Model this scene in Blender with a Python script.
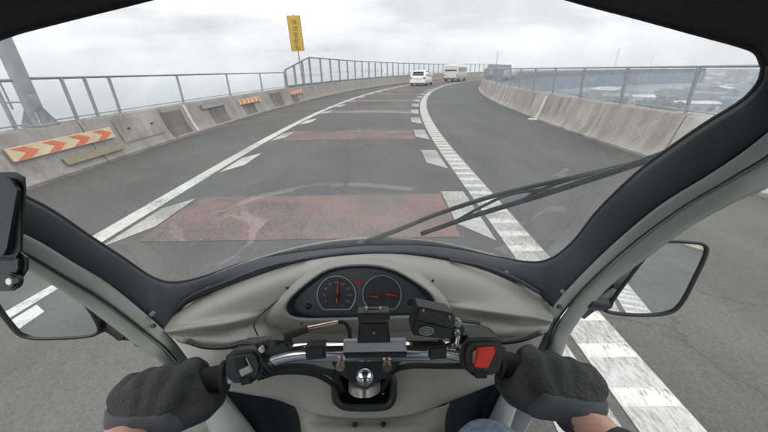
import bpy, bmesh, math, random
from math import sin, cos, tan, atan, pi, radians, sqrt
from mathutils import Vector, Matrix
from mathutils.bvhtree import BVHTree
random.seed(7)
sc = bpy.context.scene
for o in list(bpy.data.objects): bpy.data.objects.remove(o)
col = sc.collection

# ------------------------------------------------------------------ camera
FP = 317.0; EYE = 1.4; HOR = 70.0                      # focal length in photo pixels, eye height, horizon row
TH = atan((216 - HOR) / FP); RO = radians(0.9)
CF = Vector((0, cos(TH), -sin(TH))); _u = Vector((0, sin(TH), cos(TH))); _r = Vector((1, 0, 0))
CR = _r * cos(RO) - _u * sin(RO); CU = _u * cos(RO) + _r * sin(RO)
CAM = Vector((0, 0, EYE))
cd = bpy.data.cameras.new('camera'); cam = bpy.data.objects.new('camera', cd); col.objects.link(cam)
cd.sensor_width = 36; cd.lens = FP / 768 * 36; cd.clip_start = 0.02; cd.clip_end = 30000
m = Matrix((( CR.x, CU.x, -CF.x, 0), (CR.y, CU.y, -CF.y, 0), (CR.z, CU.z, -CF.z, 0), (0, 0, 0, 1)))
cam.matrix_world = Matrix.Translation(CAM) @ m
sc.camera = cam
def D(px, py): return CF + CR * ((px - 384) / FP) + CU * ((216 - py) / FP)
def P(px, py, z): return CAM + D(px, py) * z            # a photo pixel at a depth in metres

# ------------------------------------------------------------------ sky, sun, exposure
SUN_EL, SUN_AZ = radians(52), radians(200)
w = bpy.data.worlds.new('World'); sc.world = w; w.use_nodes = True
nt = w.node_tree; N = nt.nodes; L = nt.links
bg = N['Background']
sky = N.new('ShaderNodeTexSky'); sky.sky_type = 'NISHITA'; sky.sun_disc = False
sky.sun_elevation = SUN_EL; sky.sun_rotation = SUN_AZ
skm = N.new('ShaderNodeVectorMath'); skm.operation = 'SCALE'; skm.inputs['Scale'].default_value = 0.10
L.new(sky.outputs[0], skm.inputs[0])
tc = N.new('ShaderNodeTexCoord'); sep = N.new('ShaderNodeSeparateXYZ'); L.new(tc.outputs['Generated'], sep.inputs[0])
def wm(op, a, b=None, clamp=False):
    n = N.new('ShaderNodeMath'); n.operation = op; n.use_clamp = clamp
    for i, v in enumerate((a, b)):
        if v is None: continue
        if isinstance(v, (int, float)): n.inputs[i].default_value = v
        else: L.new(v, n.inputs[i])
    return n.outputs[0]
zc = wm('MAXIMUM', sep.outputs[2], 0.0)
den = wm('ADD', zc, 0.16)
cx = wm('DIVIDE', sep.outputs[0], den); cy = wm('DIVIDE', sep.outputs[1], den)
cmb = N.new('ShaderNodeCombineXYZ'); L.new(cx, cmb.inputs[0]); L.new(cy, cmb.inputs[1])
n1 = N.new('ShaderNodeTexNoise'); n1.inputs['Scale'].default_value = 0.62; n1.inputs['Detail'].default_value = 7; n1.inputs['Roughness'].default_value = 0.52
n1.inputs['Distortion'].default_value = 0.25
mp = N.new('ShaderNodeMapping'); mp.inputs['Location'].default_value = (3.1, 1.7, 0); mp.inputs['Scale'].default_value = (1.0, 1.3, 1)
L.new(cmb.outputs[0], mp.inputs[0]); L.new(mp.outputs[0], n1.inputs[0])
cr = N.new('ShaderNodeValToRGB'); L.new(n1.outputs[0], cr.inputs[0])
cr.color_ramp.elements[0].position = 0.38; cr.color_ramp.elements[0].color = (0.66, 0.68, 0.71, 1)
cr.color_ramp.elements[1].position = 0.60; cr.color_ramp.elements[1].color = (1.26, 1.26, 1.25, 1)
e = cr.color_ramp.elements.new(0.48); e.color = (1.02, 1.02, 1.03, 1)
# an overcast vault: brighter towards the zenith everywhere
gz = wm('ADD', wm('MULTIPLY', zc, 1.5), 1.42)
cl = N.new('ShaderNodeVectorMath'); cl.operation = 'SCALE'; L.new(cr.outputs[0], cl.inputs[0]); L.new(gz, cl.inputs['Scale'])
mx = N.new('ShaderNodeMixRGB'); mx.inputs[0].default_value = 0.93
L.new(skm.outputs[0], mx.inputs[1]); L.new(cl.outputs[0], mx.inputs[2])
L.new(mx.outputs[0], bg.inputs[0]); bg.inputs[1].default_value = 1.0
sl = bpy.data.lights.new('sun', 'SUN'); sl.energy = 1.4; sl.angle = radians(25); sl.color = (1, 0.97, 0.93)
so = bpy.data.objects.new('sun', sl); col.objects.link(so); so.location = (0, 0, 60)
sd = Vector((sin(SUN_AZ) * cos(SUN_EL), cos(SUN_AZ) * cos(SUN_EL), sin(SUN_EL)))
so.rotation_euler = sd.to_track_quat('Z', 'Y').to_euler()
sc.render.engine = 'CYCLES'
sc.view_settings.view_transform = 'Standard'; sc.view_settings.look = 'None'
sc.view_settings.exposure = 0.0; sc.view_settings.gamma = 1.0; sc.view_settings.use_curve_mapping = False
sc.cycles.transparent_max_bounces = 24; sc.cycles.max_bounces = 8; sc.cycles.volume_bounces = 1

# ------------------------------------------------------------------ materials
MATS = {}
def mat(name, c, rough=0.6, metal=0.0, var=0.12, vs=6.0, bump=0.0, bs=80.0, spec=0.5, speck=0.0, coat=0.0, alpha=None):
    if name in MATS: return MATS[name]
    m = bpy.data.materials.new(name); m.use_nodes = True; MATS[name] = m
    n = m.node_tree.nodes; l = m.node_tree.links; b = n['Principled BSDF']
    b.inputs['Roughness'].default_value = rough; b.inputs['Metallic'].default_value = metal
    b.inputs['Specular IOR Level'].default_value = spec; b.inputs['Coat Weight'].default_value = coat
    t = n.new('ShaderNodeTexCoord')
    ns = n.new('ShaderNodeTexNoise'); ns.inputs['Scale'].default_value = vs; ns.inputs['Detail'].default_value = 6; l.new(t.outputs['Object'], ns.inputs[0])
    r = n.new('ShaderNodeValToRGB'); l.new(ns.outputs[0], r.inputs[0])
    r.color_ramp.elements[0].position = 0.3; r.color_ramp.elements[1].position = 0.7
    r.color_ramp.elements[0].color = (*[max(0, x * (1 - var)) for x in c], 1); r.color_ramp.elements[1].color = (*[min(1, x * (1 + var)) for x in c], 1)
    out = r.outputs[0]
    if speck:
        s = n.new('ShaderNodeTexNoise'); s.inputs['Scale'].default_value = bs; s.inputs['Detail'].default_value = 3; l.new(t.outputs['Object'], s.inputs[0])
        x = n.new('ShaderNodeMapRange'); x.inputs[1].default_value = .3; x.inputs[2].default_value = .7; x.inputs[3].default_value = 1 - speck; x.inputs[4].default_value = 1 + speck
        l.new(s.outputs[0], x.inputs[0]); v = n.new('ShaderNodeVectorMath'); v.operation = 'SCALE'; l.new(out, v.inputs[0]); l.new(x.outputs[0], v.inputs['Scale']); out = v.outputs[0]
    l.new(out, b.inputs['Base Color'])
    if bump:
        s2 = n.new('ShaderNodeTexNoise'); s2.inputs['Scale'].default_value = bs; s2.inputs['Detail'].default_value = 4; l.new(t.outputs['Object'], s2.inputs[0])
        bp = n.new('ShaderNodeBump'); bp.inputs['Strength'].default_value = bump; bp.inputs['Distance'].default_value = 0.01; l.new(s2.outputs[0], bp.inputs['Height']); l.new(bp.outputs[0], b.inputs['Normal'])
    rr = n.new('ShaderNodeMapRange'); rr.inputs[3].default_value = max(0.02, rough - .08); rr.inputs[4].default_value = min(1, rough + .08); l.new(ns.outputs[0], rr.inputs[0]); l.new(rr.outputs[0], b.inputs['Roughness'])
    return m

def asphalt(name, base, tint=(1, .985, .96), worn=None, wear=0.0):
    """Aged asphalt with aggregate; optional paint colour `worn` rubbed away by a noise mask."""
    m = bpy.data.materials.new(name); m.use_nodes = True; MATS[name] = m
    n = m.node_tree.nodes; l = m.node_tree.links; b = n['Principled BSDF']
    t = n.new('ShaderNodeTexCoord')
    def noise(scale, det, vec=None, rough=.55):
        x = n.new('ShaderNodeTexNoise'); x.inputs['Scale'].default_value = scale; x.inputs['Detail'].default_value = det; x.inputs['Roughness'].default_value = rough
        l.new(vec or t.outputs['Object'], x.inputs[0]); return x.outputs[0]
    def rng(v, a, c, o0, o1):
        x = n.new('ShaderNodeMapRange'); x.inputs[1].default_value = a; x.inputs[2].default_value = c; x.inputs[3].default_value = o0; x.inputs[4].default_value = o1
        l.new(v, x.inputs[0]); return x.outputs[0]
    def mul(a, c):
        x = n.new('ShaderNodeMath'); x.operation = 'MULTIPLY'; l.new(a, x.inputs[0]); l.new(c, x.inputs[1]); return x.outputs[0]
    mpn = n.new('ShaderNodeMapping'); mpn.inputs['Scale'].default_value = (1.0, 0.16, 1); l.new(t.outputs['Object'], mpn.inputs[0])
    big = rng(noise(.55, 6), .3, .7, .80, 1.16); strk = rng(noise(1.7, 6, mpn.outputs[0]), .3, .7, .84, 1.15)
    # hairline cracks and dark oil spots
    ck = n.new('ShaderNodeTexVoronoi'); ck.feature = 'DISTANCE_TO_EDGE'; ck.inputs['Scale'].default_value = .42
    wp_ = n.new('ShaderNodeVectorMath'); wp_.operation = 'MULTIPLY_ADD'; nz = n.new('ShaderNodeTexNoise'); nz.inputs['Scale'].default_value = 2.5; nz.inputs['Detail'].default_value = 5; l.new(t.outputs['Object'], nz.inputs[0])
    l.new(nz.outputs['Color'], wp_.inputs[0]); wp_.inputs[1].default_value = (.7, .7, 0); l.new(t.outputs['Object'], wp_.inputs[2]); l.new(wp_.outputs[0], ck.inputs[0])
    crack = rng(ck.outputs['Distance'], .0, .006, .72, 1.0)
    big = mul(mul(big, crack), rng(noise(1.3, 3), .28, .36, .78, 1.0))
    vo = n.new('ShaderNodeTexVoronoi'); vo.inputs['Scale'].default_value = 95; l.new(t.outputs['Object'], vo.inputs[0])
    agg = rng(vo.outputs['Color'], .15, .9, .84, 1.18); fine = rng(noise(240, 3), .3, .7, .86, 1.14)
    k = mul(mul(big, strk), mul(agg, fine))
    v = n.new('ShaderNodeVectorMath'); v.operation = 'SCALE'; v.inputs[0].default_value = [base * x for x in tint]; l.new(k, v.inputs['Scale'])
    out = v.outputs[0]
    if worn:
        mpp = n.new('ShaderNodeMapping'); mpp.inputs['Scale'].default_value = (1.0, .3, 1); l.new(t.outputs['Object'], mpp.inputs[0])
        ms = n.new('ShaderNodeMath'); ms.operation = 'ADD'; l.new(noise(55, 6, mpp.outputs[0], .7), ms.inputs[0]); l.new(rng(noise(1.6, 5), .3, .7, -.15, .12), ms.inputs[1])
        fac = rng(ms.outputs[0], .5 - wear - .06, .5 - wear + .09, 0, 1) if wear >= 0 else None
        fac = rng(ms.outputs[0], wear - .06, wear + .10, 0, 1)
        mxn = n.new('ShaderNodeMixRGB'); l.new(fac, mxn.inputs[0]); l.new(out, mxn.inputs[1])
        pv = n.new('ShaderNodeVectorMath'); pv.operation = 'SCALE'; pv.inputs[0].default_value = worn; l.new(rng(noise(14, 5), .3, .7, .86, 1.08), pv.inputs['Scale'])
        l.new(pv.outputs[0], mxn.inputs[2]); out = mxn.outputs[0]
    l.new(out, b.inputs['Base Color']); b.inputs['Roughness'].default_value = .82; b.inputs['Specular IOR Level'].default_value = .35
    bp = n.new('ShaderNodeBump'); bp.inputs['Strength'].default_value = .5; bp.inputs['Distance'].default_value = .006; l.new(vo.outputs['Distance'], bp.inputs['Height']); l.new(bp.outputs[0], b.inputs['Normal'])
    return m
ASPH = asphalt('asphalt', .070)
WHITE = asphalt('white_road_paint', .12, worn=(.47, .47, .46), wear=.36)
WHITEW = asphalt('worn_white_road_paint', .22, worn=(.35, .35, .345), wear=.45)
RED = asphalt('red_road_coating', .085, worn=(.180, .110, .098), wear=.45)

def concrete(name, base, streak=.5, dark=(.12, .115, .105)):
    m = bpy.data.materials.new(name); m.use_nodes = True; MATS[name] = m
    n = m.node_tree.nodes; l = m.node_tree.links; b = n['Principled BSDF']
    t = n.new('ShaderNodeTexCoord'); g = n.new('ShaderNodeNewGeometry')
    mpn = n.new('ShaderNodeMapping'); mpn.inputs['Scale'].default_value = (2.2, 2.2, .22); l.new(g.outputs['Position'], mpn.inputs[0])
    a = n.new('ShaderNodeTexNoise'); a.inputs['Scale'].default_value = 1.5; a.inputs['Detail'].default_value = 7; a.inputs['Roughness'].default_value = .6; l.new(mpn.outputs[0], a.inputs[0])
    r = n.new('ShaderNodeValToRGB'); l.new(a.outputs[0], r.inputs[0])
    r.color_ramp.elements[0].position = .36; r.color_ramp.elements[0].color = (*[base[i] * (1 - streak) + dark[i] * streak for i in range(3)], 1)
    r.color_ramp.elements[1].position = .62; r.color_ramp.elements[1].color = (*[x * 1.08 for x in base], 1)
    q = n.new('ShaderNodeTexNoise'); q.inputs['Scale'].default_value = 26; q.inputs['Detail'].default_value = 6; l.new(g.outputs['Position'], q.inputs[0])
    x = n.new('ShaderNodeMapRange'); x.inputs[1].default_value = .3; x.inputs[2].default_value = .7; x.inputs[3].default_value = .84; x.inputs[4].default_value = 1.12; l.new(q.outputs[0], x.inputs[0])
    v = n.new('ShaderNodeVectorMath'); v.operation = 'SCALE'; l.new(r.outputs[0], v.inputs[0]); l.new(x.outputs[0], v.inputs['Scale']); l.new(v.outputs[0], b.inputs['Base Color'])
    b.inputs['Roughness'].default_value = .88
    bp = n.new('ShaderNodeBump'); bp.inputs['Strength'].default_value = .35; bp.inputs['Distance'].default_value = .01; l.new(q.outputs[0], bp.inputs['Height']); l.new(bp.outputs[0], b.inputs['Normal'])
    return m
CONC = concrete('weathered_concrete', (.265, .252, .228), .5)
CONCD = concrete('stained_concrete', (.145, .135, .12), .7, (.07, .065, .058))
CONCL = concrete('pale_concrete', (.33, .31, .272), .8, (.15, .14, .12))
GALV = mat('galvanised_steel', (.32, .33, .34), .5, .4, .15, 9)
GALVD = mat('dull_grey_steel', (.17, .175, .18), .55, .3, .15, 9)
GREYP = mat('warm_grey_plastic', (.305, .302, .275), .42, 0, .05, 5, .05, 900, speck=.02)
PILLAR = mat('grey_pillar_paint', (.30, .31, .295), .36, 0, .05, 5, .03, 700)
NAVY = mat('navy_black_plastic', (.028, .035, .045), .48, 0, .25, 7, .10, 700)
BLACKP = mat('black_plastic', (.017, .017, .018), .45, 0, .2, 12, .08, 900)
RUBBER = mat('black_rubber', (.014, .014, .014), .75, 0, .25, 30, .3, 600)
LINING = mat('dark_roof_lining', (.040, .036, .036), .7, 0, .2, 9, .15, 800)
CHROME = mat('chrome', (.86, .86, .86), .17, 1.0, .04, 20)
STEEL = mat('brushed_steel', (.50, .49, .47), .32, 1.0, .1, 40)
COPPER = mat('brassy_metal', (.56, .44, .36), .3, 1.0, .1, 40)
PLATE = mat('grey_alloy', (.36, .36, .37), .4, .2, .08, 30)
REDSW = mat('red_switch_plastic', (.62, .035, .02), .4, 0, .05, 20)
NEEDLE = mat('red_needle', (.72, .05, .03), .4, 0, .02, 20)
GFACE = mat('gauge_face_lens_sheen', (.085, .088, .105), .5, 0, .1, 30)  # lightened: the grey reflection of the clear lens is put into this colour
GPRINT = mat('pale_gauge_print', (.33, .33, .34), .5, 0, .02, 30)
GRING = mat('silver_ring', (.42, .43, .44), .35, .5, .04, 30)
GLOVE = mat('black_glove_fabric', (.033, .033, .034), .8, 0, .25, 40, .5, 230)
STRAP = mat('black_glove_strap', (.062, .063, .068), .6, 0, .2, 40, .4, 900)
SKIN = mat('skin', (.46, .26, .19), .5, 0, .1, 40, .15, 300)
SLEEVE = mat('dark_green_cloth', (.022, .030, .024), .85, 0, .3, 30, .5, 600)
DENIM = mat('blue_denim', (.27, .36, .47), .85, 0, .3, 60, .5, 700)
HELM = mat('helmet_white', (.6, .6, .6), .25, 0, .03, 5)
YELLOW = mat('yellow_sign_paint', (.55, .35, .035), .5, 0, .1, 3)
OLIVE = mat('faded_yellow_strip', (.20, .175, .10), .6, 0, .15, 6)
ORANGE = mat('orange_arrow_paint', (.62, .13, .045), .55, 0, .1, 9)
CREAM = mat('cream_board_paint', (.60, .48, .30), .55, 0, .1, 9)
DARKMK = mat('dark_brown_print', (.14, .09, .02), .6, 0, .1, 9)
CARW = mat('white_car_paint', (.78, .78, .78), .3, 0, .02, 5, coat=.5)
BUSW = mat('cream_bus_paint', (.66, .67, .62), .35, 0, .03, 5, coat=.3)
CGLASS = mat('dark_vehicle_glass', (.018, .022, .026), .08, 0, .05, 5, spec=.8)
TAIL = mat('red_lamp_lens', (.40, .02, .02), .2, 0, .03, 5)
TYRE = mat('tyre_rubber', (.02, .02, .02), .8, 0, .2, 20)

def mix_glass(name, tint, film, filmcol, ior=1.45, rough=.0):
    """Thin clear sheet: see-through, mirror-like by Fresnel, with a diffuse film standing for dust and a milky veil of light."""
    m = bpy.data.materials.new(name); m.use_nodes = True; MATS[name] = m
    n = m.node_tree.nodes; l = m.node_tree.links; n.remove(n['Principled BSDF']); out = n['Material Output']
    tr = n.new('ShaderNodeBsdfTransparent'); tr.inputs[0].default_value = (*tint, 1)
    gl = n.new('ShaderNodeBsdfGlossy'); gl.inputs['Roughness'].default_value = rough
    # Schlick reflectance from the angle of view, the same from both sides of the sheet
    ge = n.new('ShaderNodeNewGeometry'); dt = n.new('ShaderNodeVectorMath'); dt.operation = 'DOT_PRODUCT'; l.new(ge.outputs['Incoming'], dt.inputs[0]); l.new(ge.outputs['Normal'], dt.inputs[1])
    def mth(op, a, b=0.0):
        x = n.new('ShaderNodeMath'); x.operation = op
        for i_, q in enumerate((a, b)):
            if isinstance(q, (int, float)): x.inputs[i_].default_value = q
            else: l.new(q, x.inputs[i_])
        return x.outputs[0]
    f0 = ((ior - 1) / (ior + 1)) ** 2
    fr_ = mth('ADD', mth('MULTIPLY', mth('POWER', mth('SUBTRACT', 1.0, mth('ABSOLUTE', dt.outputs['Value'])), 5.0), 1 - f0), f0)
    df = n.new('ShaderNodeBsdfDiffuse'); df.inputs[0].default_value = (*filmcol, 1)
    a = n.new('ShaderNodeMixShader'); l.new(fr_, a.inputs[0]); l.new(tr.outputs[0], a.inputs[1]); l.new(gl.outputs[0], a.inputs[2])
    t = n.new('ShaderNodeTexCoord'); ns = n.new('ShaderNodeTexNoise'); ns.inputs['Scale'].default_value = 9; ns.inputs['Detail'].default_value = 6; l.new(t.outputs['Object'], ns.inputs[0])
    r = n.new('ShaderNodeMapRange'); r.inputs[1].default_value = .3; r.inputs[2].default_value = .75; r.inputs[3].default_value = film * .6; r.inputs[4].default_value = film * 1.4; l.new(ns.outputs[0], r.inputs[0])
    c = n.new('ShaderNodeMixShader'); l.new(r.outputs[0], c.inputs[0]); l.new(a.outputs[0], c.inputs[1]); l.new(df.outputs[0], c.inputs[2])
    l.new(c.outputs[0], out.inputs['Surface']); return m
GLASS = mix_glass('dusty_veiled_windscreen', (.97, .975, .97), .26, (.6, .6, .6), 1.9)  # dust film strengthened to paint a bright milky veil over the view through it
PANEL = mix_glass('hazy_clear_panel', (.985, .99, .995), .05, (.75, .78, .8), 1.3)
VEIL = mix_glass('blue_grey_clear_screen', (.94, .96, .98), .17, (.40, .45, .51), 1.3)
MIRROR = mat('mirror_glass', (.80, .82, .82), .0, 1.0, .01, 5)
for l_ in list(MIRROR.node_tree.links):
    if l_.to_socket.name == 'Roughness': MIRROR.node_tree.links.remove(l_)
MIRROR.node_tree.nodes['Principled BSDF'].inputs['Roughness'].default_value = 0.004

# ------------------------------------------------------------------ helpers
WM = {}
def link(o, parent=None, local=False):
    col.objects.link(o)
    if parent is not None:
        o.parent = parent
        if not local: o.matrix_parent_inverse = WM[parent].inverted()
    return o
def tag(o, label=None, cat=None, group=None, kind=None):
    if label: o['label'] = label
    if cat: o['category'] = cat
    if group: o['group'] = group
    if kind: o['kind'] = kind
    return o
def empty(name, loc, rz=0.0, label=None, cat=None, group=None):
    o = bpy.data.objects.new(name, None); o.location = loc; o.rotation_euler = (0, 0, rz); o.empty_display_size = .1
    col.objects.link(o); WM[o] = Matrix.Translation(loc) @ Matrix.Rotation(rz, 4, 'Z')
    return tag(o, label, cat, group)
def mesh_obj(name, verts, faces, mt, parent=None, smooth=True, local=False, recenter=True, sharp=None):
    verts = [Vector(v) for v in verts]; base = Vector((0, 0, 0))
    if recenter and verts:
        xs = [v.x for v in verts]; ys = [v.y for v in verts]; zs = [v.z for v in verts]
        base = Vector(((min(xs) + max(xs)) / 2, (min(ys) + max(ys)) / 2, min(zs)))
    me = bpy.data.meshes.new(name); me.from_pydata([v - base for v in verts], [], faces); me.update()
    bm = bmesh.new(); bm.from_mesh(me); bmesh.ops.recalc_face_normals(bm, faces=bm.faces); bm.to_mesh(me); bm.free()
    if smooth:
        me.shade_smooth()
        if sharp is not None: me.set_sharp_from_angle(angle=radians(sharp))
    if mt: me.materials.append(mt)
    o = bpy.data.objects.new(name, me); o.location = base; WM[o] = Matrix.Translation(base)
    if parent is not None and local: WM[o] = WM[parent] @ WM[o]
    return link(o, parent, local)
def bm_obj(name, bm, mt, parent=None, smooth=True, local=False, sharp=35, recenter=True):
    v = [x.co.copy() for x in bm.verts]; bm.verts.index_update(); f = [[x.index for x in q.verts] for q in bm.faces]; bm.free()
    return mesh_obj(name, v, f, mt, parent, smooth, local, recenter, sharp)
def cr_pts(pts, n, closed=False):
    """n points along a Catmull-Rom curve."""
    p = [Vector(x) for x in pts]; k = len(p); segs = k if closed else k - 1; out = []
    for i in range(n):
        t = i / (n if closed else n - 1) * segs; j = min(int(t), segs - 1); t -= j
        if closed: a, b, c, d_ = p[(j - 1) % k], p[j], p[(j + 1) % k], p[(j + 2) % k]
        else: b, c = p[j], p[j + 1]; a = p[j - 1] if j else b * 2 - c; d_ = p[j + 2] if j + 2 < k else c * 2 - b
        out.append(.5 * (2 * b + (c - a) * t + (2 * a - 5 * b + 4 * c - d_) * t * t + (3 * b - a - 3 * c + d_) * t ** 3))
    return out
def grid_obj(name, rows, mt, parent=None, nu=24, nv=10, thick=.004, closed=False, keep=None):
    rr = [cr_pts(r, nu, closed) for r in rows]
    cols = [cr_pts([r[i] for r in rr], nv) for i in range(nu)] if len(rr) > 2 else [[rr[0][i].lerp(rr[1][i], j / (nv - 1)) for j in range(nv)] for i in range(nu)]
    v = [cols[i][j] for j in range(nv) for i in range(nu)]; f = []
    mu = nu if closed else nu - 1
    for j in range(nv - 1):
        for i in range(mu):
            q = (j * nu + i, j * nu + (i + 1) % nu, (j + 1) * nu + (i + 1) % nu, (j + 1) * nu + i)
            if keep and not keep(sum((v[x] for x in q), Vector()) / 4): continue
            f.append(q)
    o = mesh_obj(name, v, f, mt, parent)
    if thick:
        s = o.modifiers.new('thickness', 'SOLIDIFY'); s.thickness = thick; s.offset = 0
    return o
def tube_obj(name, pts, rad, mt, parent=None, n=12, res=None, local=False, curve=True):
    res = res or max(2, len(pts) * 5 if len(pts) > 2 else 2)
    p = cr_pts(pts, res) if curve and len(pts) > 2 else [Vector(x) for x in pts]
    k = len(p); rr = rad if isinstance(rad, (list, tuple)) else [rad, rad]
    v = []; f = []; up = None
    for i, q in enumerate(p):
        t = (p[min(i + 1, k - 1)] - p[max(i - 1, 0)]).normalized()
        if up is None: up = t.orthogonal().normalized()
        up = (up - t * up.dot(t)).normalized(); s = t.cross(up)
        x = i / (k - 1) * (len(rr) - 1); j = min(int(x), len(rr) - 2); r = rr[j] + (rr[j + 1] - rr[j]) * (x - j)
        for a in range(n): v.append(q + (up * cos(2 * pi * a / n) + s * sin(2 * pi * a / n)) * r)
    for i in range(k - 1):
        for a in range(n): f.append((i * n + a, i * n + (a + 1) % n, (i + 1) * n + (a + 1) % n, (i + 1) * n + a))
    f.append(tuple(range(n))); f.append(tuple((k - 1) * n + a for a in range(n)))
    return mesh_obj(name, v, f, mt, parent, sharp=50, local=local)
def add_box(bm, c, s, rot=None, bev=0.0, seg=2):
    r = bmesh.ops.create_cube(bm, size=1); vs = r['verts']
    for v in vs: v.co = Vector((v.co.x * s[0], v.co.y * s[1], v.co.z * s[2]))
    if bev:
        es = list({e for v in vs for e in v.link_edges})
        g = bmesh.ops.bevel(bm, geom=es, offset=bev, segments=seg, affect='EDGES', profile=.6)
        vs = list({v for f_ in g['faces'] for v in f_.verts} | {v for v in vs if v.is_valid})
    for v in vs:
        co = v.co
        if rot is not None: co = rot @ co
        v.co = co + Vector(c)
def box_obj(name, c, s, mt, parent=None, rot=None, bev=0.0, seg=2, local=False):
    bm = bmesh.new(); add_box(bm, c, s, rot, bev, seg); return bm_obj(name, bm, mt, parent, local=local)
VIEW = Matrix((CR, CU, -CF)).transposed()              # axes of the tilted dash plane, facing the rider
def facing(a=0.0): return VIEW @ Matrix.Rotation(a, 3, 'Z')
def slab(name, px, z, t, mt, parent=None, bev=.0015, zfun=None, rnd=0):
    """Solid plate cut to an outline on the dash-parallel plane; its front at depth z, thickness t away from the rider."""
    pts = [P(a, b, zfun(a, b) if zfun else z) for a, b in px]
    if rnd: pts = cr_pts(pts, rnd, True)
    c = sum(pts, Vector()) / len(pts); k = len(pts); back = [p + CF * t for p in pts]
    bm = bmesh.new(); A = [bm.verts.new(p) for p in pts]; B = [bm.verts.new(p) for p in back]
    f1 = bm.faces.new(A); bm.faces.new(B[::-1])
    for i in range(k): bm.faces.new((A[i], B[i], B[(i + 1) % k], A[(i + 1) % k]))
    if bev:
        es = [e for e in f1.edges]; bmesh.ops.bevel(bm, geom=es, offset=bev, segments=2, affect='EDGES')
    return bm_obj(name, bm, mt, parent, sharp=40)
def ball(name, c, r, mt, parent=None, sc_=(1, 1, 1), rot=None, seg=16, local=False):
    bm = bmesh.new(); bmesh.ops.create_uvsphere(bm, u_segments=seg, v_segments=seg // 2 + 2, radius=r)
    for v in bm.verts:
        co = Vector((v.co.x * sc_[0], v.co.y * sc_[1], v.co.z * sc_[2])); v.co = (rot @ co if rot is not None else co) + Vector(c)
    return bm_obj(name, bm, mt, parent, sharp=180, local=local)
def screw(parent, px, py, z, r=.005, mt=None):
    r *= .72; c = P(px, py, z); bm = bmesh.new()
    bmesh.ops.create_cone(bm, cap_ends=True, segments=12, radius1=r, radius2=r * .75, depth=.004)
    for v in bm.verts: v.co = VIEW @ v.co + c
    o = bm_obj('screw', bm, mt or GALVD, parent); 
    return o
def remesh(name, segs, mt, parent=None, vox=.004, smooth=6, recenter=True):
    """One continuous skin around a set of tapered limbs (p0, r0, p1, r1)."""
    bm = bmesh.new()
    for p0, r0, p1, r1 in segs:
        t = bmesh.new()
        for p, r in ((p0, r0), (p1, r1)):
            g = bmesh.ops.create_icosphere(t, subdivisions=2, radius=r)
            for v in g['verts']: v.co += Vector(p)
        h = bmesh.ops.convex_hull(t, input=t.verts)
        bmesh.ops.delete(t, geom=list({g for g in h['geom_interior'] if isinstance(g, bmesh.types.BMVert)}), context='VERTS')
        me = bpy.data.meshes.new('t'); t.to_mesh(me); t.free(); bm.from_mesh(me); bpy.data.meshes.remove(me)
    me = bpy.data.meshes.new(name); bm.to_mesh(me); bm.free()
    o = bpy.data.objects.new(name, me); col.objects.link(o)
    r = o.modifiers.new('r', 'REMESH'); r.mode = 'VOXEL'; r.voxel_size = vox; r.use_smooth_shade = True
    s = o.modifiers.new('s', 'SMOOTH'); s.iterations = smooth; s.factor = .5
    dg = bpy.context.evaluated_depsgraph_get(); ev = o.evaluated_get(dg); nm = ev.to_mesh()
    v = [x.co.copy() for x in nm.vertices]; f = [list(p.vertices) for p in nm.polygons]; ev.to_mesh_clear()
    bpy.data.objects.remove(o); bpy.data.meshes.remove(me)
    return mesh_obj(name, v, f, mt, parent, recenter=recenter)

# ------------------------------------------------------------------ road geometry: straight, then a right-hand bend
S0, RAD = 5.0, 80.0
def W(s, o, z=0.0):
    if s <= S0: return Vector((o, s, z))
    a = (s - S0) / RAD; return Vector((RAD - (RAD - o) * cos(a), S0 + (RAD - o) * sin(a), z))
def hd(s): return 0.0 if s <= S0 else -(s - S0) / RAD       # heading, rotation about Z
def sweep(name, prof, s0, s1, step, mt, parent=None, closed=True, smooth=True, sharp=25):
    """A cross-section of (offset, z) points drawn along the road."""
    n = max(1, round((s1 - s0) / step)); k = len(prof); v = []; f = []
    for i in range(n + 1):
        s = s0 + (s1 - s0) * i / n
        for o, z in prof: v.append(W(s, o, z))
    for i in range(n):
        for j in range(k if closed else k - 1):
            f.append((i * k + j, i * k + (j + 1) % k, (i + 1) * k + (j + 1) % k, (i + 1) * k + j))
    if closed: f.append(tuple(range(k))); f.append(tuple(n * k + j for j in range(k)))
    return mesh_obj(name, v, f, mt, parent, smooth=smooth, sharp=sharp, recenter=False)
SB, SE = -45.0, 125.0
road = sweep('road', [(-5.6, 0), (5.2, 0), (5.2, -1.2), (-5.6, -1.2)], SB, SE, 1.0, ASPH); tag(road, kind='structure')
GIRD = mat('blue_grey_girder_paint', (.30, .34, .38), .5, 0, .1, .5)
for sg_o in (-1, 1):
    og = 5.2 if sg_o > 0 else -5.6
    sweep('girder', [(og, -.06), (og + sg_o * .06, -.06), (og + sg_o * .06, -2.4), (og, -2.4)], SB, SE, 1.0, GIRD, road)
def sheet(name, o0, o1, s0, s1, z, mt, step=.5): return sweep(name, [(o0, z), (o1, z)], s0, s1, step, mt, road, closed=False)
sheet('edge_line', -2.78, -2.59, SB, SE, .004, WHITE)
sheet('divider_line', 1.06, 1.34, SB, SE, .004, WHITEW)
for k in range(-40, 150):
    s = 1.25 + .27 * k
    if s > 1.25 + .27 * 80: continue
    v = []; 
    for (o, z, ds) in ((1.065, .004, -.047), (1.335, .004, -.047), (1.335, .004, .047), (1.065, .004, .047), (1.075, .011, -.036), (1.325, .011, -.036), (1.325, .011, .036), (1.075, .011, .036)):
        v.append(W(s + ds, o, z))
    mesh_obj('rumble_bar', v, [(4, 5, 6, 7), (0, 1, 5, 4), (1, 2, 6, 5), (2, 3, 7, 6), (3, 0, 4, 7)], WHITE, road, smooth=False)
def quad(name, pts, z, mt): return mesh_obj(name, [W(s, o, z) for o, s in pts], [(0, 1, 2, 3)], mt, road, smooth=False)
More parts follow.
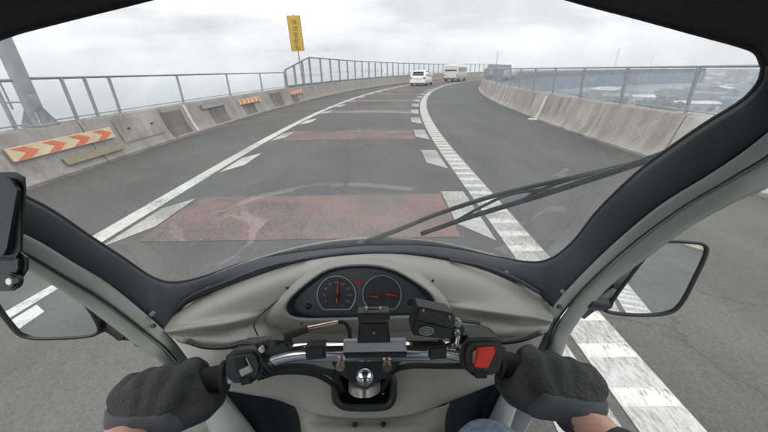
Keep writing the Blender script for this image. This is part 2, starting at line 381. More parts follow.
for k in range(-6, 26):
    s = 2.45 + 2.28 * k
    quad('deceleration_mark', [(-2.53, s), (-2.30, s + .42), (-2.30, s + 1.2), (-2.53, s + .88)], .004, WHITE if k % 2 else WHITEW)
    quad('deceleration_mark', [(.72, s + .38), (1.0, s + .02), (1.0, s + 1.28), (.72, s + 1.30)], .004, WHITEW)
    if k % 2 == 0 and k >= 0:
        sheet('red_band', -2.27, .70, s + .1, s + 1.22, .0042, RED, .3)

# ------------------------------------------------------------------ land, sea, far town
def plane(name, pts, mt, kind='structure'):
    return tag(mesh_obj(name, pts, [tuple(range(len(pts)))], mt, smooth=False, recenter=False), kind=kind)
LAND = mat('hazy_built_up_land', (.12, .135, .14), .9, 0, .45, .02, speck=.3, bs=.25)
SEA = mat('grey_sea', (.10, .13, .15), .22, 0, .1, .01, .5, .6)
GZ = -24.0
plane('sea', [(-7000, -7000, GZ - .6), (7000, -7000, GZ - .6), (7000, 7000, GZ - .6), (-7000, 7000, GZ - .6)], SEA)
plane('ground', [(-26, -2500, GZ), (6500, -2500, GZ), (6500, 6500, GZ), (900, 6500, GZ), (-26, 1200, GZ)], LAND)
ROOFS = [mat('roof_' + n, c, .8, 0, .2, .3) for n, c in (('grey', (.26, .27, .28)), ('white', (.62, .63, .64)), ('blue', (.15, .20, .26)), ('brown', (.17, .165, .16)), ('dark', (.10, .105, .11)))]
WALLS = [mat('wall_' + n, c, .85, 0, .2, .3) for n, c in (('cream', (.36, .355, .33)), ('grey', (.28, .285, .29)), ('white', (.55, .55, .54)), ('tan', (.26, .245, .225)))]
def town_block(bm, x, y, wx, wy, h, rz, mi):
    M = Matrix.Translation((x, y, GZ)) @ Matrix.Rotation(rz, 4, 'Z'); r = h + min(wx, wy) * .12
    co = [(-wx, -wy, 0), (wx, -wy, 0), (wx, wy, 0), (-wx, wy, 0), (-wx, -wy, h), (wx, -wy, h), (wx, wy, h), (-wx, wy, h), (-wx, 0, r), (wx, 0, r)]
    v = [bm.verts.new(M @ Vector((a / 2, b / 2, c))) for a, b, c in co]
    for q, k in (((0, 1, 5, 4), 0), ((2, 3, 7, 6), 0), ((1, 2, 6, 9, 5), 0), ((3, 0, 4, 8, 7), 0), ((4, 5, 9, 8), 1), ((6, 7, 8, 9), 1)):
        f = bm.faces.new([v[i] for i in q]); f.material_index = mi[k]
bm = bmesh.new()
for i in range(3600):
    r = 330 * math.exp(random.random() * 2.75); a = radians(random.uniform(4, 88)); x, y = r * sin(a), r * cos(a)
    if x < 60: continue
    k = 1 + r / 2500
    town_block(bm, x, y, random.uniform(8, 24) * k, random.uniform(8, 18) * k, random.uniform(4, 9) * (1 + (random.random() < .05)), random.choice((.3, .3, .3, 1.87, .9)) + random.gauss(0, .05), (random.randrange(4), 4 + random.choice((0, 0, 0, 1, 2, 3, 4, 4))))
me = bpy.data.meshes.new('town'); bm.to_mesh(me); bm.free()
for q in WALLS + ROOFS: me.materials.append(q)
town = bpy.data.objects.new('town', me); link(town); tag(town, 'hazy low-rise town spread over the plain far below the right-hand fence', 'town', kind='stuff')
TREEM = mat('dark_foliage', (.045, .065, .04), .9, 0, .4, .3)
_b = bmesh.new(); bmesh.ops.create_icosphere(_b, subdivisions=1, radius=1); _b.verts.index_update()
icv = [v.co.copy() for v in _b.verts]; icf = [[v.index for v in f.verts] for f in _b.faces]; _b.free()
tv = []; tf = []
for i in range(900):
    r = 260 * math.exp(random.random() * 2.4); a = radians(random.uniform(4, 88)); x, y = r * sin(a), r * cos(a)
    if x < 60: continue
    for q in range(4):
        c = Vector((x + random.gauss(0, 5), y + random.gauss(0, 5), GZ + random.uniform(1, 3))); rr = random.uniform(1.6, 3.6); k = len(tv)
        tv += [c + v * rr * random.uniform(.75, 1.2) for v in icv]; tf += [[k + j for j in f] for f in icf]
tr_ = mesh_obj('woodland', tv, tf, TREEM, smooth=False, recenter=False); tag(tr_, 'dark patches of trees between the far houses', 'woodland', kind='stuff')
def at_ground(px, py):
    v = D(px, py); t = (EYE - GZ) / -v.z; return CAM + v * t
def shed(px, py, wx, wy, h, rz, wmat, rmat, label):
    p = at_ground(px, py); e = empty('warehouse', (p.x, p.y, GZ), rz, label, 'warehouse', 'nearer warehouses below the fence')
    r = h + wy * .13
    mesh_obj('wall', [(-wx/2,-wy/2,0),(wx/2,-wy/2,0),(wx/2,wy/2,0),(-wx/2,wy/2,0),(-wx/2,-wy/2,h),(wx/2,-wy/2,h),(wx/2,wy/2,h),(-wx/2,wy/2,h),(-wx/2,0,r-.1),(wx/2,0,r-.1)],
             [(0,1,5,4),(2,3,7,6),(1,2,6,9,5),(3,0,4,8,7)], wmat, e, smooth=False, local=True)
    for s in (-1, 1):
        mesh_obj('roof', [(-wx/2-.4, s*(wy/2+.5), h-.05),(wx/2+.4, s*(wy/2+.5), h-.05),(wx/2+.4,0,r+.12),(-wx/2-.4,0,r+.12),(-wx/2-.4, s*(wy/2+.5), h+.15),(wx/2+.4, s*(wy/2+.5), h+.15),(wx/2+.4,0,r+.32),(-wx/2-.4,0,r+.32)],
                 [(0,1,2,3),(4,5,6,7),(0,1,5,4),(1,2,6,5),(2,3,7,6),(3,0,4,7)], rmat, e, smooth=False, local=True)
    for i in range(3):
        box_obj('door', (-wx*.3 + i*wx*.3, -wy/2-.05, h*.33), (wx*.16, .3, h*.62), GALVD, e, local=True)
R5 = ROOFS; W4 = WALLS
shed(640, 104, 13, 10, 5, -.35, W4[2], R5[1], 'warehouse with a bright white roof, just beyond the fence')
shed(613, 102, 18, 12, 4.5, -.3, W4[1], R5[0], 'long warehouse with a pale grey roof beside the white-roofed one')
shed(692, 110, 22, 9, 4, -.3, W4[0], R5[1], 'long low shed with a whitish roof and cream walls')
shed(725, 107, 14, 10, 5, -.2, W4[3], R5[2], 'tan warehouse with a blue roof')
shed(668, 92, 26, 14, 6, -.3, W4[1], R5[4], 'wide grey warehouse under a dark roof')
shed(582, 94, 26, 14, 5, -.35, W4[0], R5[3], 'cream warehouse under a brown roof')
shed(735, 92, 30, 14, 6, -.2, W4[2], R5[0], 'white-walled warehouse under a grey roof')
def mast(px, py0, r, hgt, wdt, label):
    v = D(px, py0); v = v / sqrt(v.x ** 2 + v.y ** 2); p = CAM + v * r
    e = empty('chimney_mast', (p.x, p.y, GZ), 0, label, 'mast', 'tall masts on the skyline')
    tube_obj('shaft', [(0, 0, 0), (0, 0, hgt)], [wdt, wdt * .55], GALVD, e, local=True, n=10)
    tube_obj('platform', [(0, 0, hgt * .86), (0, 0, hgt * .88)], wdt * 1.3, GALVD, e, local=True, n=10)
mast(616, 62, 1600, 88, 4.5, 'tallest thin grey mast on the skyline above the fence rail')
mast(650, 66, 1900, 66, 4, 'short thin mast on the skyline above the white roof')
mast(497, 60, 900, 62, 2.2, 'slim mast rising behind the end of the right-hand fence')
def tower(px, r, h, wd):
    v = D(px, 66); v = v / sqrt(v.x ** 2 + v.y ** 2); p = CAM + v * r; e = empty('apartment_tower', (p.x, p.y, GZ), -.4, 'broad pale tower block breaking the far skyline', 'building')
    box_obj('wall', (0, 0, h / 2), (wd, wd * .5, h), W4[2], e, local=True); box_obj('roof_house', (0, 0, h + 2), (wd * .4, wd * .3, 4), W4[1], e, local=True)
tower(689, 2300, 58, 46)

# ------------------------------------------------------------------ barriers and fences
BH = .70
def barrier(side, label):
    sg = -1 if side == 'l' else 1
    f0, t0, bk = (4.80, 5.02, 5.34) if side == 'l' else (4.42, 4.62, 4.92)
    prof = [(f0 - .04, -.02), (f0 - .04, .05), (f0, .08), (f0 + .10, .25), (t0, BH - .03), (t0 + .02, BH), (bk - .02, BH), (bk, BH - .03), (bk, -1.3)]
    prof = [(sg * o, z) for o, z in prof]
    e = empty('concrete_barrier', W(SB, sg * f0), 0, label, 'barrier')
    s = SB; i = 0
    while s < SE - .1:
        ln = 2.0 if side == 'r' else random.choice((1.9, 2.2, 2.5)) if 4 < s < 20 else 2.4
        mt = CONCL if side == 'r' else (CONC)
        if side == 'r' and i % 3 == 1: mt = CONC
        sweep('segment', prof, s + .012, min(SE, s + ln - .012), .8, mt, e); s += ln; i += 1
    return e
bl = barrier('l', 'weathered concrete parapet along the outer left edge of the bend')
br = barrier('r', 'pale stained concrete parapet along the inner right edge of the bend')
sweep('drain_pipe', [(4.37, .02), (4.37, .08), (4.45, .26), (4.56, .66), (4.60, .66), (4.50, .26), (4.42, .05)], 9.9, 9.97, .07, mat('white_pipe', (.6, .6, .58), .5), br)
box_obj('drain_outlet', W(9.9, 4.28, .02), (.22, .2, .04), MATS['white_pipe'], br, bev=.01)
def on_l(s, z, off=0.0):          # a point on the left parapet's sloping face
    o = (4.90 + .12 * (z - .25) / (BH - .28) if z > .25 else 4.80 + .10 * max(0, (z - .08) / .17)) - off
    return W(s, -o, z)
def wall_board(name, s0, s1, z0, z1, mt, parent=None, off=.03, th=.02):
    n = 4; v = []; f = []; zz = [z0] + ([.25] if z0 < .2 and z1 > .3 else []) + [z1]; k = len(zz) * 2
    for i in range(n + 1):
        s = s0 + (s1 - s0) * i / n
        v += [on_l(s, z, off) for z in zz] + [on_l(s, z, off - th) for z in zz[::-1]]
    for i in range(n):
        for j in range(k): f.append((i*k+j, i*k+(j+1)%k, (i+1)*k+(j+1)%k, (i+1)*k+j))
    f += [tuple(range(k)), tuple(n*k+j for j in range(k))]
    return mesh_obj(name, v, f, mt, parent, smooth=False)
for s0, s1 in ((7.25, 7.95), (9.05, 9.85), (10.9, 11.7), (13.2, 14.2), (15.2, 15.9), (-1.2, -.4)): wall_board('stained_panel', s0, s1, .09, .60, CONCD, bl, .010, .03)
for s0, s1 in ((6.0, 7.1), (3.0, 4.1)):
    p = wall_board('access_cover', s0, s1, .22, .63, CONCL, bl, .022, .02)
    for k in (.22, .78):
        s = s0 + (s1 - s0) * k; box_obj('hole', on_l(s, .44, .024), (.02, .07, .035), RUBBER, p)
wall_board('conduit', 8.1, 8.16, .06, .68, mat('white_pipe', (.6, .6, .58), .5), bl, .04, .04)
def chevron_board(s0, s1, z0, z1, n, label):
    e = empty('chevron_board', on_l(s0, z0), 0, label, 'sign', 'arrow boards on the left parapet')
    wall_board('board', s0, s1, z0, z1, CREAM, e, .05, .03)
    ln = (s1 - s0) / n; zm = (z0 + z1) / 2
    for i in range(n):
        a = s0 + ln * (i + .12); wd = ln * .42; tip = ln * .38
        pts = [(a, z0 + .01), (a + wd, z0 + .01), (a + wd + tip, zm), (a + wd, z1 - .01), (a, z1 - .01), (a + tip, zm)]
        v = [on_l(s, z, .055) for s, z in pts]; mesh_obj('arrow', v + [on_l(s, z, .045) for s, z in pts], [(0, 1, 2, 5), (5, 2, 3, 4)] + [(i_, (i_ + 1) % 6, (i_ + 1) % 6 + 6, i_ + 6) for i_ in range(6)], ORANGE, e, smooth=False)
chevron_board(4.15, 5.85, .36, .53, 4, 'long cream board with four orange arrows on the concrete parapet by the grey pole')
chevron_board(10.75, 12.2, .42, .58, 5, 'orange arrow board on the parapet over a dark stain, past the blank plate')
chevron_board(15.1, 16.6, .42, .58, 5, 'small faded orange arrow board on the parapet at the start of the tall fence')
st = wall_board('reflective_strip', 4.75, 5.85, .15, .25, OLIVE, None, .05, .03); tag(st, 'faded yellow strip mounted below the long arrow board', 'strip')
e = empty('blank_plate', on_l(8.9, .5), 0, 'narrow dark-framed blank plate on the parapet above a dark stain', 'sign')
wall_board('frame', 8.75, 9.9, .50, .62, GALVD, e, .05, .03); wall_board('plate', 8.8, 9.85, .52, .60, ROOFS[0], e, .055, .02)

RAIL = 1.36
def fence(side, posts, s0, s1, lean, label, rail=RAIL):
    sg = -1 if side == 'l' else 1; o0 = 5.16 if side == 'l' else 4.76
    e = empty('safety_fence', W(s0, sg * o0, BH), 0, label, 'fence', 'low fences on the parapets')
    op = lambda z: sg * (o0 + lean * (z - BH))
    post = None
    for s in posts:
        if post is None:
            bm = bmesh.new(); add_box(bm, (0, 0, (rail - BH) / 2), (.046, .042, rail - BH), None, .006, 1); add_box(bm, (0, 0, .008), (.13, .13, .016))
            post = bm_obj('post', bm, GALV, e, recenter=False); o = post
        else: o = post.copy(); col.objects.link(o)
        o.location = W(s, op(BH), BH); o.rotation_euler = (0, sg * atan(lean), hd(s)); o.parent = e; o.matrix_parent_inverse = WM[e].inverted()
    n = max(2, round((s1 - s0) / 1.0))
    tube_obj('top_rail', [W(s0 + (s1 - s0) * i / n, op(rail), rail) for i in range(n + 1)], .018, GALVD if side == 'l' else GALV, e, n=8, curve=False)
    tube_obj('bottom_rail', [W(s0 + (s1 - s0) * i / n, op(BH + .06), BH + .06) for i in range(n + 1)], .012, GALV, e, n=6, curve=False)
    for a, b in zip(posts[:-1], posts[1:]):
        if side == 'l' or a < -12 or b > 44: continue
        q = [W(a + .04, op(BH + .07), BH + .07), W(b - .04, op(BH + .07), BH + .07), W(b - .04, op(rail - .03), rail - .03), W(a + .04, op(rail - .03), rail - .03)]
        q += [p + (W(a, 4.77) - W(a, 4.76)) for p in q]
        mesh_obj('pane', q, [(0,1,2,3),(4,5,6,7),(0,1,5,4),(1,2,6,5),(2,3,7,6),(3,0,4,7)], VEIL, e, smooth=False)
    return e
fence('l', [-4 + 2.2 * i for i in range(4)] + [4.6], -4, 4.84, 0, 'low railing fence running back from the grey pole on the left parapet', RAIL - .02)
fence('l', [5.55, 5.95, 6.45, 8.4, 10.7, 13.0, 15.25], 5.1, 15.3, 0, 'low grey railing fence on the left parapet between the grey pole and tall panels')
fence('r', [-9.4 + 1.62 * i for i in range(36)], -9.4, 47.3, -.06, 'low fence of blue-grey see-through panels along the right parapet above the town', 1.38)
# tall clear-panel fence round the outside of the bend
e = empty('noise_fence', W(15.3, -5.16, BH), 0, 'tall fence of clear panels in grey posts round the outer side of the bend', 'fence')
ss = [15.4, 16.45, 17.5] + [18.5 + 1.6 * i for i in range(34)]
def ntop(s): return 1.46 + (2.08 - 1.46) * min(1, max(0, (s - 15.4) / 3.1))
for s in ss:
    h = ntop(s) - BH; bm = bmesh.new(); add_box(bm, (0, 0, h / 2), (.10, .085, h), None, .008, 1); add_box(bm, (0, 0, .01), (.2, .18, .02))
    p = bm_obj('post', bm, GALV, None, recenter=False); p.location = W(s, -5.16, BH); p.rotation_euler = (0, 0, hd(s)); p.parent = e; p.matrix_parent_inverse = WM[e].inverted()
for a, b in zip(ss[:-1], ss[1:]):
    v = [W(a+.06, -5.15, BH+.10), W(b-.06, -5.15, BH+.10), W(b-.06, -5.15, ntop(b)-.05), W(a+.06, -5.15, ntop(a)-.05)]
    v += [W(a+.06, -5.165, BH+.10), W(b-.06, -5.165, BH+.10), W(b-.06, -5.165, ntop(b)-.05), W(a+.06, -5.165, ntop(a)-.05)]
    mesh_obj('pane', v, [(0,1,2,3),(4,5,6,7),(0,1,5,4),(1,2,6,5),(2,3,7,6),(3,0,4,7)], PANEL, e, smooth=False)
    box = [W(a, -5.13, BH), W(b, -5.13, BH), W(b, -5.13, BH+.1), W(a, -5.13, BH+.1), W(a, -5.19, BH), W(b, -5.19, BH), W(b, -5.19, BH+.1), W(a, -5.19, BH+.1)]
    mesh_obj('bottom_rail', box, [(0,1,2,3),(4,5,6,7),(0,1,5,4),(1,2,6,5),(2,3,7,6),(3,0,4,7)], GALVD, e, smooth=False)
    tube_obj('top_rail', [W(a, -5.16, ntop(a)), W(b, -5.16, ntop(b))], .035, GALVD, e, n=6)
# solid panels where the right parapet bends out of sight
e = empty('panel_screen', W(30, 4.78, BH), 0, 'blue-grey solid panel screen on the right parapet where it bends out of sight', 'screen')
BLUEP = mat('blue_grey_panel', (.22, .25, .30), .55, 0, .1, 2)
for i in range(16):
    a = 25.5 + 1.62 * i; h = 1.42 + min(1, max(0, (i - 1) / 4)) ** 1.5 * .35; h2 = 1.42 + min(1, max(0, i / 4)) ** 1.5 * .35
    q = [W(a+.03, 4.83, BH+.02), W(a+1.59, 4.83, BH+.02), W(a+1.59, 4.83, h2), W(a+.03, 4.83, h)]; q += [p + (W(a, 4.87) - W(a, 4.83)) for p in q]
    mesh_obj('panel', q, [(0,1,2,3),(4,5,6,7),(0,1,5,4),(1,2,6,5),(2,3,7,6),(3,0,4,7)], BLUEP, e, smooth=False)

# grey lamp pole with ladder rungs behind the left parapet
e = empty('lamp_pole', W(4.75, -5.22, BH), 0, 'thick grey steel pole with ladder brackets standing on the left parapet', 'pole')
bp_ = W(5.0, -5.2, BH)
tube_obj('shaft', [bp_, bp_ + Vector((0, 0, 7.5))], [.105, .075], GALV, e, n=20)
box_obj('base_plate', bp_ + Vector((0, 0, .02)), (.32, .32, .04), GALV, e, bev=.01)
for k in range(4):
    a = k * pi / 2 + pi / 4; d_ = Vector((cos(a), sin(a), 0)); t_ = Vector((-sin(a), cos(a), 0)) * .008
    q = [bp_ + d_ * .09 + Vector((0, 0, .04)), bp_ + d_ * .20 + Vector((0, 0, .04)), bp_ + d_ * .10 + Vector((0, 0, .26))]
    mesh_obj('gusset', [p + t_ for p in q] + [p - t_ for p in q], [(0,1,2),(3,4,5),(0,1,4,3),(1,2,5,4),(2,0,3,5)], GALV, e, smooth=False)
box_obj('hand_hole_cover', bp_ + Vector((.095, -.03, .34)), (.03, .12, .22), GALV, e, bev=.006)
for k in range(8):
    z = .35 + .3 * k; tube_obj('rung', [bp_ + Vector((-.1, -.03, z)), bp_ + Vector((-.46, -.12, z))], .013, GALV, e, n=8)
for k in (0, 1):
    tube_obj('ladder_rail', [bp_ + Vector((-.25 - .17*k, -.06-.05*k, .25)), bp_ + Vector((-.25 - .17*k, -.06-.05*k, 2.6))], .012, GALV, e, n=8)
arm = [bp_ + Vector((0, 0, 7.4)), bp_ + Vector((.3, 0, 8.0)), bp_ + Vector((1.8, 0, 8.3))]; tube_obj('lamp_arm', arm, .05, GALV, e)
box_obj('lamp_head', bp_ + Vector((2.1, 0, 8.3)), (.7, .28, .14), GALV, e, bev=.04)

# yellow vertical sign on a thin pole
def plane_hit(px, py, Y): v = D(px, py); return CAM + v * (Y / v.y)
YS = 17.4; q = [plane_hit(291, 12, YS), plane_hit(301, 11, YS), plane_hit(307, 49, YS), plane_hit(296, 50, YS)]
q[2] = Vector((q[1].x - .02, YS, q[2].z)) ; 
zt, zb = q[0].z, q[3].z; xm = plane_hit(299, 30, YS).x; hw = .33
sb_ = W(17.6, -5.30, BH - .1)
e = empty('yellow_sign', sb_, 0, 'tall narrow yellow sign board with dark vertical lettering on a thin pole', 'sign')
tl = Matrix.Rotation(radians(-1.5), 3, 'Y'); pc = Vector((sb_.x, YS, 0))
def sg_(x, z, y=0): return Vector((sb_.x, sb_.y, BH)) + tl @ Vector((x, y, z - BH))
tube_obj('pole', [sg_(0, BH - .3, .05), sg_(0, zt + .05, .05)], .032, GALV, e, n=10)
bm = bmesh.new(); add_box(bm, sg_(0, (zt + zb) / 2), (hw * 2, .04, zt - zb), tl, .01, 1); bm_obj('board', bm, YELLOW, e)
for k in range(5):                                      # dark strokes too far away to read
    z = zt - .22 - (zt - zb - .35) * k / 4.4; bm = bmesh.new()
    for j in range(3): add_box(bm, sg_(random.uniform(-.03, .03), z - .07 * j, -.024), (random.uniform(.16, .30), .006, .022), tl)
    add_box(bm, sg_(random.uniform(-.07, .07), z - .07, -.027), (.024, .006, .22), tl); bm_obj('lettering', bm, DARKMK, e)
for s_ in (-1, 1): box_obj('trim', sg_(s_ * (hw - .015), (zt + zb) / 2, -.026), (.012, .006, zt - zb - .06), DARKMK, e, tl)

# ------------------------------------------------------------------ traffic ahead
def wheel(e, x, y, r, wd):
    bm = bmesh.new(); bmesh.ops.create_cone(bm, cap_ends=True, segments=28, radius1=r, radius2=r, depth=wd)
    bmesh.ops.bevel(bm, geom=[q for q in bm.edges if len(q.link_faces) == 2 and any(len(f.verts) > 4 for f in q.link_faces)], offset=.03, segments=2, affect='EDGES')
    for v in bm.verts: v.co = Vector((v.co.z + x, v.co.y + y, v.co.x + r))
    t = bm_obj('wheel', bm, TYRE, e, local=True)
    bm = bmesh.new(); bmesh.ops.create_cone(bm, cap_ends=True, segments=24, radius1=r * .62, radius2=r * .58, depth=.03)
    sg = 1 if x > 0 else -1
    for v in bm.verts: v.co = Vector((x + sg * (wd / 2 + .006) + v.co.z * sg, v.co.y + y, v.co.x + r))
    k = bm_obj('rim', bm, STEEL, None); k.parent = t; k.matrix_parent_inverse = WM[t].inverted() @ WM[e]
def shell(name, stations, mt, e, n=28):
    """Car-like hull: each station (y, z0, z1, half-width low, half-width top)."""
    v = []; f = []
    for y, z0, z1, w0, w1 in stations:
        prof = [(0, z0), (w0 * .85, z0), (w0 * .98, z0 + (z1 - z0) * .12), (w0, z0 + (z1 - z0) * .4), (w0 * .5 + w1 * .5, z0 + (z1 - z0) * .72), (w1, z1 - (z1 - z0) * .08), (w1 * .9, z1), (0, z1 + .01)]
        ring = [(x, z) for x, z in prof] + [(-x, z) for x, z in prof[::-1][1:-1]]
        v += [Vector((x, y, z)) for x, z in ring]; k = len(ring)
    for i in range(len(stations) - 1):
        for j in range(k): f.append((i*k+j, i*k+(j+1)%k, (i+1)*k+(j+1)%k, (i+1)*k+j))
    f += [tuple(range(k)), tuple((len(stations)-1)*k+j for j in range(k))]
    return mesh_obj(name, v, f, mt, e, sharp=32, local=True)
def quad_l(name, p, t, mt, e):
    p = [Vector(x) for x in p]; n = (p[1] - p[0]).cross(p[3] - p[0]).normalized() * t
    return mesh_obj(name, p + [x + n for x in p], [(0,1,2,3),(4,5,6,7),(0,1,5,4),(1,2,6,5),(2,3,7,6),(3,0,4,7)], mt, e, smooth=False, local=True)
s_c = 31.5
car = empty('car', W(s_c, -1.15), hd(s_c), 'small white hatchback car driving ahead in the left lane', 'car')
shell('body', [(-.02, .34, .84, .74, .70), (.06, .24, .95, .82, .78), (.35, .2, .98, .85, .80), (1.2, .2, .97, .86, .80), (2.6, .2, .94, .86, .79), (3.5, .22, .84, .83, .74), (4.0, .3, .68, .72, .62)], CARW, car)
shell('cabin', [(.10, .92, 1.02, .76, .73), (.30, .92, 1.36, .76, .62), (.62, .92, 1.50, .77, .59), (1.6, .92, 1.52, .77, .59), (2.2, .92, 1.44, .77, .58), (2.95, .9, 1.0, .76, .7)], CARW, car)
quad_l('rear_window', [(-.58, .085, 1.02), (.58, .085, 1.02), (.50, .29, 1.37), (-.50, .29, 1.37)], -.015, CGLASS, car)
for sd_ in (-1, 1):
    quad_l('side_window', [(sd_*.785, .5, 1.02), (sd_*.785, 1.35, 1.02), (sd_*.635, 1.35, 1.44), (sd_*.64, .75, 1.44)], .012 * sd_, CGLASS, car)
    quad_l('side_window', [(sd_*.785, 1.42, 1.02), (sd_*.785, 2.5, 1.02), (sd_*.645, 2.05, 1.42), (sd_*.635, 1.42, 1.44)], .012 * sd_, CGLASS, car)
    box_obj('tail_lamp', (sd_*.68, .01, .80), (.18, .10, .16), TAIL, car, bev=.02, local=True)
    box_obj('door_mirror', (sd_*.95, 2.35, 1.02), (.2, .1, .13), CARW, car, bev=.03, local=True)
    for y in (.75, 3.2): wheel(car, sd_*.74, y, .30, .2)
box_obj('bumper', (0, -.02, .40), (1.5, .14, .22), CARW, car, bev=.04, local=True)
box_obj('lower_trim', (0, -.01, .27), (1.3, .12, .10), BLACKP, car, bev=.03, local=True)
box_obj('number_plate', (0, -.045, .68), (.33, .02, .165), mat('plate_white', (.7, .7, .68), .5), car, bev=.004, local=True)
box_obj('rear_spoiler', (0, .24, 1.42), (1.1, .22, .05), CARW, car, bev=.02, local=True)
s_b = 42.0
bus = empty('minibus', W(s_b, -.35), hd(s_b), 'cream minibus ahead of the white car entering the bend', 'bus')
shell('body', [(-.02, .55, 2.35, .95, .82), (.10, .42, 2.5, 1.02, .92), (.5, .36, 2.56, 1.03, .95), (3.4, .36, 2.56, 1.03, .95), (5.4, .36, 2.52, 1.03, .94), (5.9, .38, 2.2, 1.0, .88), (6.25, .42, 1.5, .94, .86)], BUSW, bus)
quad_l('rear_window', [(-.78, -.03, 1.55), (.78, -.03, 1.55), (.74, -.005, 2.2), (-.74, -.005, 2.2)], -.03, CGLASS, bus)
for sd_ in (-1, 1):
    for k in range(5):
        quad_l('side_window', [(sd_*1.045, .45+.98*k, 1.5), (sd_*1.045, 1.36+.98*k, 1.5), (sd_*1.0, 1.36+.98*k, 2.12), (sd_*1.0, .45+.98*k, 2.12)], .015 * sd_, CGLASS, bus)
    box_obj('tail_lamp', (sd_*.86, -.02, .95), (.13, .07, .34), TAIL, bus, bev=.02, local=True)
    for y in (1.3, 5.0): wheel(bus, sd_*.86, y, .38, .24)
box_obj('bumper', (0, -.05, .52), (1.96, .16, .22), GALVD, bus, bev=.04, local=True)
box_obj('number_plate', (0, -.05, .85), (.33, .03, .165), MATS['plate_white'], bus, bev=.004, local=True)
bus.scale = (.90, .80, .74); car.scale = (.92, .9, .88)
box_obj('roof_vent', (0, 2.2, 2.62), (.8, 1.0, .12), BUSW, bus, bev=.04, local=True)

# ------------------------------------------------------------------ the canopy scooter the rider sits in
scooter = empty('canopy_scooter', (-.03, .0, 0), 0, 'light grey canopy scooter with navy screen surround, gauges and chrome handlebar', 'scooter')
# windscreen outline: photo pixel + depth, from lower left corner round to the right
GB = [(150, 279, .505), (166, 284, .53), (186, 283, .56), (211, 276, .59), (251, 262, .635), (295, 254, .665), (340, 249, .68), (384, 246, .685), (425, 247, .68), (460, 251, .665), (500, 259, .63), (520, 263, .60), (537, 264, .575), (548, 262, .555)]
GR = [(548, 262, .555), (560, 256, .535), (578, 240, .51), (600, 212, .475), (640, 174, .42), (682, 143, .375), (712, 123, .35), (745, 103, .325), (764, 83, .305), (769, 66, .30)]
GT = [(-48, 88, .295), (-32, 52, .30), (0, 33, .315), (60, 17, .34), (130, 0, .365), (220, -22, .385), (300, -36, .395), (384, -42, .395), (470, -32, .392), (530, -16, .385), (585, 0, .37), (640, 14, .348), (700, 30, .325), (745, 42, .308), (762, 50, .302), (769, 66, .30)]
GL = [(150, 279, .505), (140, 273, .49), (120, 259, .465), (90, 240, .43), (50, 213, .385), (17, 196, .35), (-15, 176, .325), (-36, 150, .308), (-46, 120, .30), (-48, 88, .295)]
def P3(t): return P(*t)
NU, NV = 40, 26
cB, cT = cr_pts([P3(t) for t in GB], NU), cr_pts([P3(t) for t in GT], NU)
cL, cR = cr_pts([P3(t) for t in GL], NV), cr_pts([P3(t) for t in GR], NV)
gv = []; gf = []
for j in range(NV):
    v_ = j / (NV - 1)
    for i in range(NU):
        u_ = i / (NU - 1)
        p = cB[i] * (1 - v_) + cT[i] * v_ + cL[j] * (1 - u_) + cR[j] * u_ - (cB[0] * (1-u_) * (1-v_) + cB[-1] * u_ * (1-v_) + cT[0] * (1-u_) * v_ + cT[-1] * u_ * v_)
        gv.append(p + Vector((0, .05 * (4 * u_ * (1 - u_)) * (4 * v_ * (1 - v_)), 0)))
for j in range(NV - 1):
    for i in range(NU - 1): gf.append((j*NU+i, j*NU+i+1, (j+1)*NU+i+1, (j+1)*NU+i))
screen = mesh_obj('windscreen', gv, gf, GLASS, scooter)
bvh = BVHTree.FromPolygons(gv, gf)
def on_glass(px, py, out=.012):
    h = bvh.ray_cast(CAM, D(px, py).normalized())
    if h[0] is None: h = bvh.find_nearest(P(px, py, .6))
    return h[0] + D(px, py).normalized() * out
loop = cB[:-1] + cR[:-1] + cT[::-1][:-1] + cL[::-1][:-1]
seal = tube_obj('screen_seal', loop + [loop[0]], .0055, RUBBER, scooter, n=8, curve=False)
# navy inner surround (bottom cowl and both pillars)
NB = [(156, 322, .485), (166, 331, .50), (173, 317, .525), (187, 303, .55), (215, 291, .575), (250, 278, .60), (290, 264, .63), (335, 256, .65), (384, 254, .655), (425, 256, .65), (470, 265, .625), (507, 279, .59), (532, 288, .56), (549, 303, .535), (556, 309, .52)]
NR = [(556, 309, .52), (570, 289, .50), (590, 268, .475), (612, 247, .45), (659, 207, .395), (712, 174, .35), (754, 144, .32), (800, 100, .29), (806, 60, .28)]
NL = [(156, 322, .485), (140, 309, .475), (110, 287, .445), (70, 262, .40), (40, 243, .37), (8, 227, .34), (-35, 205, .315), (-75, 160, .295), (-85, 88, .285)]
def ribbon(name, a, b, mt, n=40, mid=None, nv=7, thick=.006):
    A = [P3(t) for t in a]; B = [P3(t) for t in b]; rows = [A, B]
    ra, rb = cr_pts(A, n), cr_pts(B, n); v = []; f = []
    for j in range(nv):
        t = j / (nv - 1); bul = (mid or 0) * 4 * t * (1 - t)
        for i in range(n):
            p = ra[i].lerp(rb[i], t); v.append(p + (CAM - p).normalized() * bul)
    for j in range(nv - 1):
        for i in range(n - 1): f.append((j*n+i, j*n+i+1, (j+1)*n+i+1, (j+1)*n+i))
    o = mesh_obj(name, v, f, mt, scooter); s_ = o.modifiers.new('thickness', 'SOLIDIFY'); s_.thickness = thick; s_.offset = 0
    return o
inn = lambda pts: [(a, b, c - .006) for a, b, c in pts]
def joined(parts):
    out = []
    for pts, n in parts: out += cr_pts([P3(t) for t in pts], n)[(1 if out else 0):]
    return out
ga = joined(((inn(GL)[::-1], 40), (inn(GB), 56), (inn(GR), 40))); na_ = joined(((NL[::-1], 40), (NB, 56), (NR, 40)))
vv = []; ff = []; kk = len(ga)
